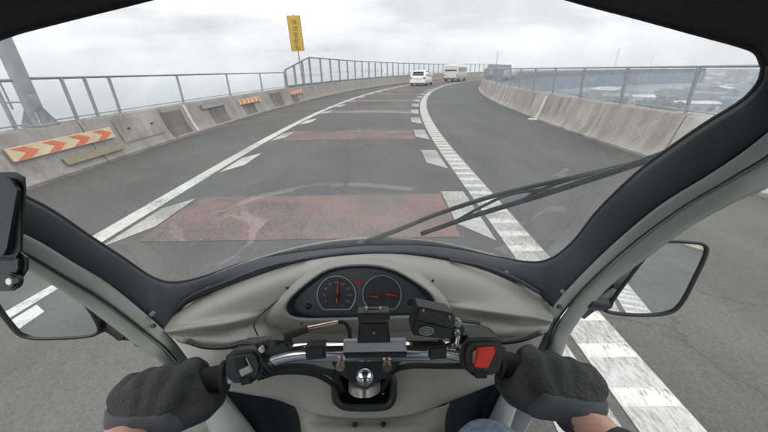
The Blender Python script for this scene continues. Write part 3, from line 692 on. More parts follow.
for j in range(9):
    t = j / 8; bul = .005 * (4 * t * (1 - t)) ** .8
    for i in range(kk): p = ga[i].lerp(na_[i], t); vv.append(p + (CAM - p).normalized() * bul)
for j in range(8):
    for i in range(kk - 1): ff.append((j*kk+i, j*kk+i+1, (j+1)*kk+i+1, (j+1)*kk+i))
surr = mesh_obj('screen_surround', vv, ff, NAVY, scooter); s_ = surr.modifiers.new('thickness', 'SOLIDIFY'); s_.thickness = .006; s_.offset = 0
# raised rib on the cowl surround
for pts in ([(166, 318, .512), (190, 297, .545), (225, 283, .575), (265, 268, .605), (305, 259, .63)], [(540, 293, .535), (515, 279, .565), (480, 266, .60), (450, 260, .63)]):
    tube_obj('cowl_rib', [P3(t) for t in pts], .0035, NAVY, scooter, n=8)
for px, py, z in ((152, 314, .474), (207, 289, .566), (547, 305, .518), (507, 273, .572), (563, 292, .492)): screw(scooter, px, py, z, .0055)
screw(scooter, 153, 326, .468, .005, BLACKP); screw(scooter, 559, 307, .50, .005, BLACKP)
# grey outer pillars in two facets with a groove, running down to the leg shield
PRm = [(532, 380, .57), (548, 345, .515), (556, 322, .51), (585, 287, .475), (632, 244, .425), (682, 207, .375), (733, 177, .335), (775, 150, .31), (822, 104, .28), (828, 60, .272)]
PRo = [(540, 400, .57), (556, 368, .52), (571, 330, .505), (606, 287, .47), (650, 254, .42), (690, 225, .38), (735, 200, .345), (775, 180, .325), (850, 112, .285), (856, 60, .275)]
NRl = [(528, 370, .57), (546, 335, .525), (552, 312, .52), (570, 289, .497), (612, 247, .447), (659, 207, .392), (712, 174, .347), (754, 144, .317), (803, 100, .287), (809, 60, .277)]
ribbon('pillar', NRl, PRm, PILLAR, 44, .002, 5); ribbon('pillar', [(a+1.5, b+1, c) for a, b, c in PRm], PRo, PILLAR, 44, .003, 5)
tube_obj('pillar_groove', [P(a, b, c - .002) for a, b, c in PRm], .0016, BLACKP, scooter, n=6)
NLl = [(200, 378, .565), (178, 348, .50), (156, 325, .482), (110, 287, .442), (70, 262, .397), (40, 243, .367), (8, 227, .337), (-35, 205, .312), (-77, 160, .292), (-88, 88, .282)]
PLm = [(196, 388, .565), (172, 355, .49), (147, 333, .47), (103, 300, .43), (62, 275, .39), (30, 256, .362), (0, 240, .335), (-45, 218, .305), (-95, 164, .288), (-105, 88, .28)]
PLo = [(186, 394, .565), (163, 362, .49), (139, 345, .47), (95, 311, .432), (58, 286, .393), (26, 267, .365), (-5, 254, .34), (-55, 232, .31), (-115, 170, .29), (-126, 88, .282)]
ribbon('pillar', NLl, PLm, PILLAR, 44, .002, 5); ribbon('pillar', [(a-1.5, b+1, c) for a, b, c in PLm], PLo, PILLAR, 44, .003, 5)
tube_obj('pillar_groove', [P(a, b, c - .002) for a, b, c in PLm], .0016, BLACKP, scooter, n=6)
# roof: lining that rises from the screen's head and arches back over the rider
hx = [p for p in cr_pts([P3(t) for t in GT], 25)]
lo = P(-85, 88, .285); ro = P(806, 60, .28)
def roof_row(dy, dz, wid): 
    out = []
    for i, p in enumerate(hx):
        u_ = i / 24 * 2 - 1; arch = 1 - abs(u_) ** 3
        out.append(Vector((p.x * wid + .0, p.y + dy * (1 if dy > -.2 else 1) if dy > -.2 else dy + .36, p.z + dz * (.35 + .65 * arch))))
    return out
rows = [[p + (CAM - p).normalized() * .004 for p in hx], roof_row(-.05, .045, 1.06), roof_row(-.14, .10, 1.10), roof_row(-.32, .15, 1.10), roof_row(-.62, .16, 1.08), roof_row(-1.0, .13, 1.04), roof_row(-1.35, .03, 1.0)]
grid_obj('roof_lining', rows, LINING, scooter, 40, 24, .006)
rows2 = [[p + (p - Vector((-.02, -.3, 1.15))).normalized() * .022 for p in r] for r in rows]
grid_obj('roof', rows2, PILLAR, scooter, 40, 24, .006)
for sd_ in (-1, 1):                                       # rear canopy stays
    tube_obj('canopy_stay', [(sd_ * .33, -.9, 1.5), (sd_ * .31, -.95, 1.1), (sd_ * .27, -.9, .72)], .022, PILLAR, scooter)
# wiper lying on the outside of the screen
wp = tube_obj('wiper_arm', [on_glass(362, 243, .02), on_glass(400, 229, .024), on_glass(440, 213, .026), on_glass(500, 194, .026), on_glass(560, 180, .026), on_glass(620, 166, .022), on_glass(664, 154, .016)], [.0065, .0055, .005, .0045, .0035, .003], BLACKP, scooter, n=8)
tube_obj('wiper_blade', [on_glass(421, 234, .008), on_glass(470, 217, .008), on_glass(540, 195.5, .008), on_glass(610, 172.5, .008), on_glass(667, 153, .008)], .0052, RUBBER, wp, n=6)
tube_obj('blade_holder', [on_glass(456, 221, .014), on_glass(485, 205, .020), on_glass(515, 193, .024), on_glass(560, 189, .014)], .0032, BLACKP, wp, n=6)
tube_obj('blade_holder', [on_glass(520, 201, .012), on_glass(545, 188, .022), on_glass(580, 177, .024), on_glass(640, 163, .012)], .0030, BLACKP, wp, n=6)
ball('wiper_pivot', on_glass(361, 244, .02), .012, BLACKP, wp, (1, 1, .7))

# dashboard moulding: from the cowl down to its lower lip, with a pocket on each side
dr = [[(158, 323, .52), (176, 311, .55), (215, 288, .59), (265, 269, .63), (320, 256, .665), (384, 252, .67), (440, 256, .665), (490, 268, .625), (530, 284, .585), (546, 297, .56), (560, 312, .535)],
      [(162, 327, .50), (183, 315, .515), (222, 301, .545), (268, 284, .575), (320, 268, .60), (384, 264, .605), (435, 270, .60), (485, 283, .575), (525, 297, .55), (542, 305, .53), (556, 316, .515)],
      [(164, 330, .49), (188, 324, .50), (226, 316, .53), (270, 304, .56), (320, 290, .575), (384, 288, .575), (432, 295, .57), (478, 303, .55), (516, 309, .52), (538, 314, .505), (553, 319, .502)],
      [(168, 333, .488), (192, 333, .49), (230, 331, .515), (272, 322, .56), (320, 312, .57), (384, 312, .57), (432, 316, .565), (474, 318, .535), (512, 322, .505), (536, 322, .497), (551, 323, .498)],
      [(174, 337, .488), (196, 340, .487), (232, 342, .505), (276, 336, .55), (320, 334, .565), (384, 334, .565), (432, 333, .56), (472, 331, .53), (508, 333, .50), (532, 329, .494), (549, 327, .496)],
      [(180, 341, .492), (199, 344.5, .49), (234, 347, .507), (278, 346, .55), (320, 346, .565), (384, 346, .565), (430, 345, .56), (470, 338, .53), (505, 339, .505), (528, 335, .498), (546, 331, .50)],
      [(186, 343, .52), (201, 345.5, .52), (236, 348, .53), (280, 350, .565), (320, 350, .575), (384, 350, .575), (430, 349, .57), (468, 340, .55), (502, 340, .53), (524, 337, .52), (543, 332, .52)]]
def fold(a, b, t, dz): return [(x[0] + (y[0] - x[0]) * t, x[1] + (y[1] - x[1]) * t, x[2] + (y[2] - x[2]) * t + (dz if x[0] < 250 or x[0] > 470 else 0)) for x, y in zip(a, b)]
dr = dr[:3] + [fold(dr[2], dr[3], .25, -.004), fold(dr[2], dr[3], .45, -.009), fold(dr[2], dr[3], .62, -.004)] + [fold(dr[3], dr[4], .0, .006)] + dr[4:]
dash = grid_obj('dashboard', [[P3(t) for t in r] for r in dr], GREYP, scooter, 60, 56, .004)
# gauge hood and cluster
ho = [(262, 322), (281, 296), (305, 274), (328, 262), (362, 257), (394, 261), (415, 271), (436, 287), (452, 306), (452, 322), (420, 331), (345, 334), (290, 333)]
hi = [(286, 310), (292, 296), (318, 275), (336, 267.5), (362, 265), (385, 267.5), (404, 275), (429, 292), (435, 305), (429, 314), (396, 316.5), (338, 318.5), (298, 318)]
def mixl(a, b, t): return [(x[0] + (y[0] - x[0]) * t, x[1] + (y[1] - x[1]) * t) for x, y in zip(a, b)]
def zo(px, py): return .60 if py < 265 else .555 + max(0, (300 - py)) * .0009
hrows = [[P(a, b, zo(a, b) + .018) for a, b in ho], [P(a, b, zo(a, b) - .002) for a, b in mixl(ho, hi, .25)], [P(a, b, .545 + max(0, (300 - b)) * .0002) for a, b in mixl(ho, hi, .72)], [P(a, b, .543) for a, b in mixl(ho, hi, .92)], [P(a, b, .548) for a, b in hi], [P(a, b, .572) for a, b in mixl(hi, [(362, 295)] * 13, .03)]]
grid_obj('gauge_hood', hrows, GREYP, scooter, 78, 26, .003, closed=True)
cl_ = empty_c = slab('gauge_cluster', cr2 if False else mixl(hi, [(362, 295)] * 13, .0), .566, .02, GFACE, scooter, 0, rnd=78)
rim = [P(a, b, .5645) for a, b in mixl(hi, [(362, 295)] * 13, .05)]; rim = cr_pts(rim, 78, True)
tube_obj('cluster_rim', rim + [rim[0]], .0012, GRING, cl_, n=6, curve=False)
# charcoal inner bezel
grid_obj('cluster_bezel', [[P(a, b, .547) for a, b in mixl(hi, [(362, 295)] * 13, .01)], [P(a, b, .556) for a, b in mixl(hi, [(362, 295)] * 13, .06)], [P(a, b, .565) for a, b in mixl(hi, [(362, 295)] * 13, .10)]], NAVY, cl_, 78, 6, .001, closed=True)
def disc_pts(cx_, cy_, r, cut):
    out = []
    for i in range(72):
        a = 2 * pi * i / 72; x, y = cx_ + r * cos(a), cy_ + r * sin(a); out.append((x, min(y, cut)))
    return out
def text_obj(body, px, py, z, size, mt, parent, rot=0):
    cu = bpy.data.curves.new('numeral', 'FONT'); cu.body = body; cu.size = size; cu.align_x = 'CENTER'; cu.align_y = 'CENTER'; cu.extrude = .0002
    t = bpy.data.objects.new('tmp', cu); col.objects.link(t); dg = bpy.context.evaluated_depsgraph_get()
    me = bpy.data.meshes.new_from_object(t.evaluated_get(dg)); bpy.data.objects.remove(t)
    v = [facing(rot) @ x.co + P(px, py, z) for x in me.vertices]; f = [list(p.vertices) for p in me.polygons]
    o = mesh_obj('numeral', v, f, mt, parent, smooth=False); bpy.data.meshes.remove(me); return o
DIALM = mat('dial_lens_sheen', (.040, .041, .046), .5, 0, .1, 30)  # dial tone also carries the cover lens reflection as colour
for cx_, cy_ in ((336.5, 295), (382, 294.5)):
    d_ = slab('dial', disc_pts(cx_, cy_, 18.6, cy_ + 14), .5655, .004, DIALM, cl_, 0)
    rg = [P(a, b, .5645) for a, b in disc_pts(cx_, cy_, 19.2, cy_ + 14.4)]
    tube_obj('dial_ring', rg + [rg[0]], .0013, GRING, d_, n=6, curve=False)
    if cx_ < 350:
        for i in range(33):
            a = radians(150 + i * 240 / 32); r0 = 16.9 if i % 4 else 15.6
            tube_obj('tick', [P(cx_ + r0 * cos(a), cy_ + r0 * sin(a), .5645), P(cx_ + 17.8 * cos(a), cy_ + 17.8 * sin(a), .5645)], .00028, GPRINT, d_, n=4)
        for i, tx in enumerate(('0', '20', '40', '60', '80', '100', '120', '140', '160')):
            a = radians(150 + i * 30); text_obj(tx, cx_ + 12.6 * cos(a), cy_ + 12.6 * sin(a), .5645, .0058, GPRINT, d_)
        tube_obj('needle', [P(336.6, 303, .5615), P(338, 281, .5615)], [.0013, .0006], NEEDLE, d_, n=6)
        ball('needle_hub', P(336.8, 296, .5615), .004, BLACKP, d_, (1, 1, .5), VIEW)
        text_obj('km/h', 342, 305.5, .5645, .004, GPRINT, d_)
    else:
        for bx, nx0, nx1, ny0, ny1 in ((373.5, 379, 365.5, 297, 295.5), (391, 386, 397.5, 294, 295.8)):
            for i in range(7):
                a = radians(-140 + i * 100 / 6); tube_obj('tick', [P(bx + 7.4 * cos(a), 297 + 9 * sin(a), .5645), P(bx + 8.4 * cos(a), 297 + 10 * sin(a), .5645)], .0003, GPRINT, d_, n=4)
            tube_obj('needle', [P(nx0, ny0, .5615), P(nx1, ny1, .5615)], [.0017, .0007], NEEDLE, d_, n=6)
        text_obj('E', 366, 303, .5645, .004, GPRINT, d_); text_obj('F', 377, 303, .5645, .004, GPRINT, d_); text_obj('C', 387, 303, .5645, .004, GPRINT, d_); text_obj('H', 397, 302, .5645, .004, GPRINT, d_)
slab('warning_lamp', [(355.5, 279), (361, 279), (361, 284.5), (355.5, 284.5)], .5645, .003, mat('unlit_red_lens', (.30, .03, .03), .4), cl_, .0004)
for px, py in ((308.5, 306.5), (410, 302.5)):
    ball('indicator_button', P(px, py, .565), .0055, BLACKP, cl_, (1, 1, .5), VIEW)
for px, py, z in ((287, 288, .566), (433, 281, .566), (302, 323, .545)): screw(scooter, px, py, z, .004, BLACKP)
# seams of the side pocket lids
tube_obj('pocket_seam', [P(a, b, z) for a, b, z in ((258, 336, .521), (254, 324, .53), (262, 314, .545), (283, 296, .562))], .0012, MATS['stained_concrete'] if False else BLACKP, scooter, n=6)

# leg shield below the dash, with the steering well cut through it
well = [(336, 376), (392, 376), (394, 395), (388, 406), (340, 406), (334, 395)]
wl = [P(a, b, .57) for a, b in well]
def px_of(p): v = p - CAM; z = v.dot(CF); return 384 + FP * v.dot(CR) / z, 216 - FP * v.dot(CU) / z
def keep(p):
    x, y = px_of(p); return not (336 < x < 392 and 372 < y < 404)
lr = [[(170, 338, .60), (220, 342, .60), (270, 344, .60), (320, 344, .60), (365, 344, .60), (410, 344, .60), (460, 338, .60), (505, 334, .60), (550, 326, .60)],
      [(184, 356, .585), (225, 358, .59), (272, 360, .59), (320, 362, .588), (365, 363, .587), (410, 362, .588), (458, 356, .59), (502, 352, .585), (545, 346, .58)],
      [(196, 373, .57), (232, 374, .58), (274, 377, .582), (320, 380, .578), (365, 381, .575), (410, 380, .578), (456, 375, .58), (498, 366, .575), (534, 360, .57)],
      [(207, 384, .565), (238, 389, .575), (276, 395, .58), (320, 400, .57), (365, 402, .565), (410, 400, .57), (452, 394, .578), (490, 380, .572), (522, 371, .565)],
      [(210, 387, .575), (241, 392, .585), (278, 399, .59), (318, 414, .565), (365, 418, .56), (412, 414, .565), (450, 400, .588), (491, 384, .582), (520, 374, .575)]]
grid_obj('leg_shield', [[P3(t) for t in r] for r in lr], GREYP, scooter, 73, 41, .004, keep=keep)
cc = [[(300, 398, .66), (296, 405, .59), (330, 412, .580), (365, 413, .578), (400, 412, .580), (446, 405, .59), (444, 398, .66)],
      [(302, 412, .66), (302, 418, .585), (332, 422, .566), (365, 423, .562), (400, 422, .566), (442, 417, .585), (442, 412, .66)],
      [(304, 436, .66), (304, 438, .57), (334, 440, .545), (365, 441, .538), (398, 440, .545), (441, 438, .57), (441, 436, .66)],
      [(302, 490, .66), (302, 492, .57), (334, 494, .54), (365, 495, .53), (398, 494, .54), (443, 492, .57), (443, 490, .66)],
      [(280, 600, .62), (300, 600, .57), (334, 600, .535), (365, 600, .525), (398, 600, .535), (445, 600, .57), (466, 600, .62)]]
grid_obj('centre_column', [[P3(t) for t in r] for r in cc], GREYP, scooter, 40, 40, .004)
screw(scooter, 355, 425, .553, .0065, BLACKP); screw(scooter, 383.5, 424.5, .553, .0065, BLACKP)
wr = [P(a, b, .556) for a, b in ((338, 374), (365, 372), (390, 374), (393.5, 392), (391, 402), (384, 406.5), (365, 407.5), (346, 406.5), (338, 402), (335, 392))]
wr = cr_pts(wr, 60, True); tube_obj('well_rim', wr + [wr[0]], .0065, BLACKP, scooter, n=10, curve=False)
cen = sum(wr, Vector()) / 60
grid_obj('steering_well', [wr, [p + CF * .05 for p in wr], [p + CF * .11 for p in wr], [cen + (p - cen) * .4 + CF * .125 for p in wr], [cen + (p - cen) * .02 + CF * .125 for p in wr]], BLACKP, scooter, 60, 16, .002, closed=True)
# navy leg wells and the shield's outer flanges
def well_panel(pts): return grid_obj('leg_well', [[P3(t) for t in r] for r in pts], NAVY, scooter, 16, 16, .004)
well_panel([[(196, 372, .60), (250, 380, .66), (310, 388, .64)], [(212, 400, .61), (258, 408, .69), (312, 414, .64)], [(230, 440, .62), (266, 448, .71), (312, 456, .64)], [(270, 600, .64), (280, 600, .72), (312, 600, .64)]])
well_panel([[(532, 356, .60), (488, 368, .66), (436, 380, .64)], [(516, 390, .61), (484, 404, .69), (434, 410, .64)], [(498, 440, .62), (476, 448, .71), (434, 456, .64)], [(462, 600, .64), (456, 600, .72), (434, 600, .64)]])
ribbon('shield_flange', [(204, 378, .572), (222, 391, .578), (238, 410, .584), (256, 433, .59), (296, 490, .60), (330, 600, .60)], [(176, 362, .565), (190, 388, .57), (203, 412, .575), (214, 436, .58), (240, 490, .59), (262, 600, .60)], PILLAR, 30, .012, 7)
ribbon('shield_flange', [(524, 366, .572), (507, 385, .578), (495, 408, .584), (483, 433, .59), (452, 490, .60), (420, 600, .60)], [(548, 350, .565), (532, 378, .57), (517, 404, .575), (506, 436, .58), (486, 490, .59), (470, 600, .60)], PILLAR, 30, .012, 7)

# handlebar
ZB = .462
bar = tube_obj('handlebar', [P(222, 377, .452), P(245, 370, .456), P(268, 360, .46), (P(290, 353, .463)), P(320, 350.5, ZB), P(370, 350, ZB), P(420, 349.5, ZB), P(446, 350, .463), P(470, 355, .46), P(500, 362, .456), P(522, 367, .452)], .0125, CHROME, scooter, n=20, res=70)
tube_obj('crossbar', [P(300, 356.5, .462), P(370, 356, .460), P(440, 355.5, .462)], .0072, CHROME, bar, n=14, curve=False)
for x0, x1 in ((304, 326), (428, 448)):
    slab('bar_clamp', [(x0 + 1, 347), (x1 - 3, 346), (x1 - 1, 348), (x1 - 1, 359), (x0 + 3, 361), (x0 + 1, 358)], .444, .024, BLACKP, bar, .003)
pm = slab('mount_plate', [(343, 342), (406, 341), (407, 352), (343, 353)], .437, .012, PLATE, scooter, .002)
slab('mount_plate_edge', [(343, 353.4), (407, 352.4), (406, 357.5), (345, 358)], .4385, .02, BLACKP, pm, .001)
ph = slab('phone_holder', [(359, 322), (388, 322), (390.5, 343), (357, 344)], .425, .022, BLACKP, scooter, .003)
slab('holder_jaw', [(357, 313.5), (389, 313), (390, 321), (358, 322)], .405, .03, BLACKP, ph, .003)
slab('holder_back', [(364, 309), (383, 309), (384, 314), (363, 314)], .42, .01, BLACKP, ph, .001)
for dx in (365, 379): slab('holder_tooth', [(dx, 307.5), (dx + 2.5, 307.5), (dx + 2.5, 313), (dx, 313)], .414, .005, PLATE, ph, .0008)
screw(ph, 374, 333, .4235, .0032)
# steering head
tc_ = slab('steering_clamp', [(330, 361), (345, 358), (390, 357.5), (402, 361), (396, 370), (384, 376), (378, 384), (352, 384), (346, 376), (336, 371)], .472, .02, BLACKP, scooter, .003)
def cyl(name, px, py, z, r, h, mt, parent, tilt=None, n=28, bev=.0015):
    bm = bmesh.new(); bmesh.ops.create_cone(bm, cap_ends=True, segments=n, radius1=r, radius2=r, depth=h)
    bmesh.ops.bevel(bm, geom=[q for q in bm.edges if any(len(f.verts) > 4 for f in q.link_faces)], offset=bev, segments=2, affect='EDGES')
    M_ = tilt or VIEW; c = P(px, py, z)
    for v in bm.verts: v.co = M_ @ v.co + c
    return bm_obj(name, bm, mt, parent, sharp=40)
DN = Matrix.Rotation(radians(-28), 3, 'X')
cyl('stem_ring', 364.5, 386, .515, .026, .014, STEEL, tc_, DN); cyl('stem_tube', 364.5, 389, .60, .014, .10, RUBBER, tc_, DN)
for px in (340.5, 387): cyl('clamp_bolt', px, 365.8, .449, .0066, .010, COPPER, tc_, n=14); 
nut = cyl('stem_nut', 365, 378, .478, .0150, .012, CHROME, tc_, n=24); ball('stem_cap', P(365, 376.5, .47), .0135, CHROME, nut, (1, 1, .75), VIEW, 24)
# grips, switch boxes, levers
def frame(a, b):                                         # axis frame: outward, towards the rider's eye, forward
    ax = (b - a).normalized(); n_ = (CAM - a); n_ = (n_ - ax * n_.dot(ax)).normalized(); w_ = n_.cross(ax)
    if w_.dot(CU) < 0: w_ = -w_
    return ax, n_, w_
GLi, GLo = P(226, 376, .452), P(112, 397, .428); GLo = GLi + (GLo - GLi).normalized() * .130
GRi, GRo = P(500, 362, .454), P(606, 388, .43); GRo = GRi + (GRo - GRi).normalized() * .125
for gi, go in ((GLi, GLo), (GRi, GRo)):
    pts = [gi.lerp(go, i / 14) for i in range(15)]
    g = tube_obj('grip', pts, [.0165, .0160, .0165, .0160, .0165], RUBBER, scooter, n=18, curve=False); cyl_c = go
    tube_obj('bar_end', [go, go.lerp(gi, -.02)], [.0125, .010], BLACKP, g, n=16)
    tube_obj('grip_flange', [gi.lerp(go, -.01), gi.lerp(go, .03)], .0215, RUBBER, g, n=20)
swl = slab('switch_box', [(224, 358), (232, 352), (252, 350), (258, 354), (262, 366), (260, 378), (250, 385), (232, 385), (224, 378)], .432, .05, BLACKP, scooter, .005)
slab('light_switch', [(233, 360), (243, 358), (247, 368), (237, 372)], .4285, .012, RUBBER, swl, .0015)
slab('turn_switch', [(238, 370), (249, 366), (252, 372), (241, 377)], .4275, .012, PLATE, swl, .0012)
slab('horn_button', [(239, 379), (250, 377), (251, 384), (241, 386)], .429, .012, RUBBER, swl, .0012)
tube_obj('switch_seam', [P(246, 358, .431), P(252, 370, .431)], .0009, GPRINT, swl, n=6)
tube_obj('bar_collar', [P(262, 366, .455), P(270, 360, .457)], .0155, BLACKP, swl, n=20)
for k in range(3): tube_obj('collar_ridge', [P(262.5 + 3 * k, 365 - 2 * k, .454), P(263.6 + 3 * k, 364.4 - 2 * k, .454)], .0172, BLACKP, swl, n=20)
swr = slab('switch_box', [(463, 346), (470, 339), (495, 338.5), (503, 342), (506, 358), (504, 372), (494, 377), (474, 378), (464, 370), (461, 358)], .430, .055, BLACKP, scooter, .006)
rs = slab('kill_switch', [(478.5, 350), (494.5, 348.5), (496, 352), (490, 366), (487, 369), (475, 368), (475.5, 364)], .4225, .012, REDSW, swr, .002); rs['label'] = 'red engine stop switch'
slab('start_button', [(474, 371), (488, 372), (487, 379), (476, 379)], .428, .012, RUBBER, swr, .0015)
slab('switch_bracket', [(473, 352), (477, 350), (476, 362), (472.5, 364)], .427, .01, STEEL, swr, .0008)
mc = slab('brake_reservoir', [(414, 318), (455, 328), (452, 338), (444, 340), (414, 336), (411, 331)], .44, .045, BLACKP, scooter, .003)
slab('reservoir_lid', [(418, 306.5), (453, 313.5), (456, 318), (454.5, 329), (415, 320), (415.5, 312)], .428, .045, BLACKP, mc, .003)
for px, py in ((423.5, 311), (450, 317.5)): screw(mc, px, py, .4265, .0030)
badge = [(426.5 + 7 * cos(2*pi*i/28) , 331 + 4.2 * sin(2*pi*i/28)) for i in range(28)]
bdg = slab('badge', badge, .4385, .003, GFACE, mc, .0004); bp2 = [P(a, b, .438) for a, b in badge]; tube_obj('badge_ring', bp2 + [bp2[0]], .0006, GRING, bdg, n=6, curve=False)
for dy, w0 in ((-1.5, 4.2), (.4, 5.2), (2, 3.4)): tube_obj('badge_bar', [P(426.5 - w0, 331 + dy - .3, .438), P(426.5 + w0, 331 + dy + .3, .438)], .0005, GRING, bdg, n=5)
lv = slab('lever_bracket', [(453, 326), (462, 322), (465, 330), (462, 347), (455, 349), (451, 343)], .445, .02, BLACKP, scooter, .002)
for px, py, r in ((457.5, 322.5, .006), (457, 333, .005), (454, 345, .0045), (461, 346, .0042)): cyl('pivot_bolt', px, py, .441, r, .008, CHROME, lv, n=14)
tube_obj('pivot_link', [P(456.5, 329, .441), P(458, 337, .441), P(456, 346, .441)], .0035, STEEL, lv, n=10)
tube_obj('adjuster', [P(461, 320.5, .442), P(480, 323, .45)], [.0028, .0024], BLACKP, lv, n=8)
bl_ = tube_obj('brake_lever', [P(461, 334, .448), P(478, 338, .455), P(500, 341.5, .462), P(522, 339, .464), P(540, 332.5, .464)], [.0048, .0045, .0042, .004], BLACKP, scooter, n=10); ball('lever_end', P(541, 332, .463), .0050, GALVD, bl_)
bl2 = tube_obj('brake_lever', [P(262, 348, .452), P(246, 342.5, .458), P(226, 346.5, .462), P(204, 346, .464), P(187, 340.5, .464)], [.0048, .0045, .0042, .004], BLACKP, scooter, n=10); ball('lever_end', P(186, 340, .463), .0050, GALVD, bl2)
lm = slab('lever_mount', [(255, 344), (268, 340), (287, 342), (290, 350), (270, 356), (256, 357), (252, 350)], .445, .02, BLACKP, scooter, .003)
cyl('pivot_bolt', 274, 343, .441, .0055, .008, BLACKP, lm, n=14); cyl('pivot_bolt', 262, 349, .441, .0045, .008, STEEL, lm, n=14)
tube_obj('cable_boot', [P(284, 336, .452), P(308, 328.5, .462)], [.0068, .0055], RUBBER, lm, n=12); tube_obj('cable_sleeve', [P(306, 329, .461), P(338, 322, .476)], [.0036, .003], COPPER, lm, n=12)
tube_obj('cable', [P(337, 322, .476), P(344, 322.5, .48), P(348.5, 328, .485), P(350, 337, .485), P(351, 348, .49)], .0030, RUBBER, lm, n=8)
for pts in ([(262, 372, .47), (290, 366, .475), (315, 368, .48), (334, 376, .50), (341, 386, .54), (345, 392, .60)], [(258, 378, .475), (280, 372, .48), (310, 373, .485), (330, 382, .51), (342, 395, .60)], [(470, 366, .472), (440, 366, .478), (410, 366, .48), (392, 372, .50), (384, 386, .56), (380, 394, .62)], [(300, 366, .47), (330, 372, .478), (352, 372, .485)]):
    tube_obj('cable', [P3(t) for t in pts], .0042, RUBBER, scooter, n=8)
for px, py, z in ((345, 396, .60), (384, 394, .60)): ball('cable_end', P(px, py, z), .008, STEEL, scooter)

# mirrors
def mirror(px, z, look, mount, arms):
    mm = slab('mirror_shell', px, z, .028, BLACKP, scooter, .004, rnd=48)
    pts = cr_pts([P(a, b, z) for a, b in px], 48, True); c = sum(pts, Vector()) / 48
    dv = (c - CAM).normalized(); n_ = (Vector(look).normalized() - dv).normalized()
    q = []
    for p in pts:                                        # the glass is tilted in its shell towards the road behind
        p = c + (p - c) * .95; d_ = (p - CAM).normalized(); t = ((c - CAM) - CAM * 0).dot(n_) / d_.dot(n_); q.append(CAM + d_ * t)
    zmin = max((x - CAM).dot(CF) for x in q) - z
    q = [x - (x - CAM) * 0 for x in q]
    # move the glass just proud of the shell
    sh = max(0.0, max((x - CAM).dot(CF) for x in q) - z + .003); q = [CAM + (x - CAM) * (1 - sh / z) for x in q]
    gl_ = mesh_obj('mirror_glass', q + [x - n_ * .003 for x in q], [tuple(range(48)), tuple(range(95, 47, -1))] + [(i, (i + 1) % 48, (i + 1) % 48 + 48, i + 48) for i in range(48)], MIRROR, mm, smooth=False)
    rimp = [CAM + (x - CAM) * .999 for x in q]; c2 = sum(rimp, Vector()) / 48; rimp = [c2 + (x - c2) * 1.02 for x in rimp]
    tube_obj('mirror_rim', rimp + [rimp[0]], .0028, BLACKP, mm, n=8, curve=False)
    return mm
mr = mirror([(606, 313), (640, 316.5), (668, 314), (682, 304), (696, 278), (707, 254), (706, 244), (690, 241), (664, 241), (650, 250), (626, 280), (609, 304)], .50, (.235, -1, -.165), None, None)
tube_obj('mirror_arm', [P(612, 296, .51), P(600, 302, .50), P(586, 300, .49)], [.016, .014, .012], BLACKP, mr, n=12)
slab('mirror_mount', [(596, 272), (612, 262), (616, 290), (604, 306), (586, 320), (578, 316), (588, 292)], .505, .03, BLACKP, mr, .004)
ml = mirror([(26, 338), (60, 339), (92, 336.5), (101, 330), (94, 314), (80, 296), (62, 280), (40, 268), (10, 262), (-14, 268), (-10, 296), (10, 326)], .46, (-.42, -1, -.24), None, None)
tube_obj('mirror_arm', [P(88, 312, .47), P(112, 322, .475), P(128, 334, .48)], [.016, .015, .013], BLACKP, ml, n=12)
slab('mirror_mount', [(80, 300), (98, 304), (118, 322), (132, 334), (128, 342), (114, 341), (104, 330), (92, 318)], .475, .03, BLACKP, ml, .004)
slab('mirror_bracket', [(128, 334), (148, 350), (134, 347)], .482, .02, BLACKP, ml, .002)
# black accessory case clamped to the left pillar
ac = slab('accessory_case', [(-40, 172), (8, 171), (16, 176), (17, 190), (13, 250), (6, 262), (-40, 262)], .30, .008, BLACKP, scooter, .006)
slab('case_bracket', [(-30, 255), (14, 252), (22, 258), (22, 270), (8, 292), (-30, 292)], .306, .006, BLACKP, ac, .004)
tube_obj('clamp_arm', [P(4, 276, .309), P(8, 262, .33), P(12, 249, .352)], .007, BLACKP, ac, n=10)
cyl('bracket_knuckle', 12, 281, .306, .0085, .008, BLACKP, ac); cyl('bracket_bolt', 12, 281, .300, .0036, .006, STEEL, ac, n=6, bev=.0005)

# the rest of the machine: floor, seat, nose, wheels
box_obj('floorboard', (-.02, .12, .30), (.46, .55, .05), BLACKP, scooter, bev=.02)
def ell(name, c, s, mt, par=scooter, n=3):
    bm = bmesh.new(); add_box(bm, c, s, None, min(s) * .42, 5); return bm_obj(name, bm, mt, par, sharp=60)
ell('seat', (-.02, -.36, .70), (.34, .62, .13), BLACKP); ell('rear_body', (-.02, -.52, .50), (.46, .78, .30), PILLAR); ell('engine_cover', (-.02, -.62, .30), (.36, .6, .22), BLACKP)
nose = [[Vector((-.02 + x * wd, y + (1 - abs(x) ** 2.2) * dp, z)) for x in (-1, -.7, -.35, 0, .35, .7, 1)] for z, y, dp, wd in ((1.06, .46, .16, .33), (.95, .45, .25, .345), (.8, .42, .30, .33), (.62, .40, .27, .27), (.45, .40, .2, .2))]
grid_obj('nose', nose, PILLAR, scooter, 30, 20, .005)
hl = ell('headlight', (-.02, .70, .82), (.2, .06, .13), CHROME)
ell('front_fender', (-.02, .62, .43), (.15, .46, .12), PILLAR)
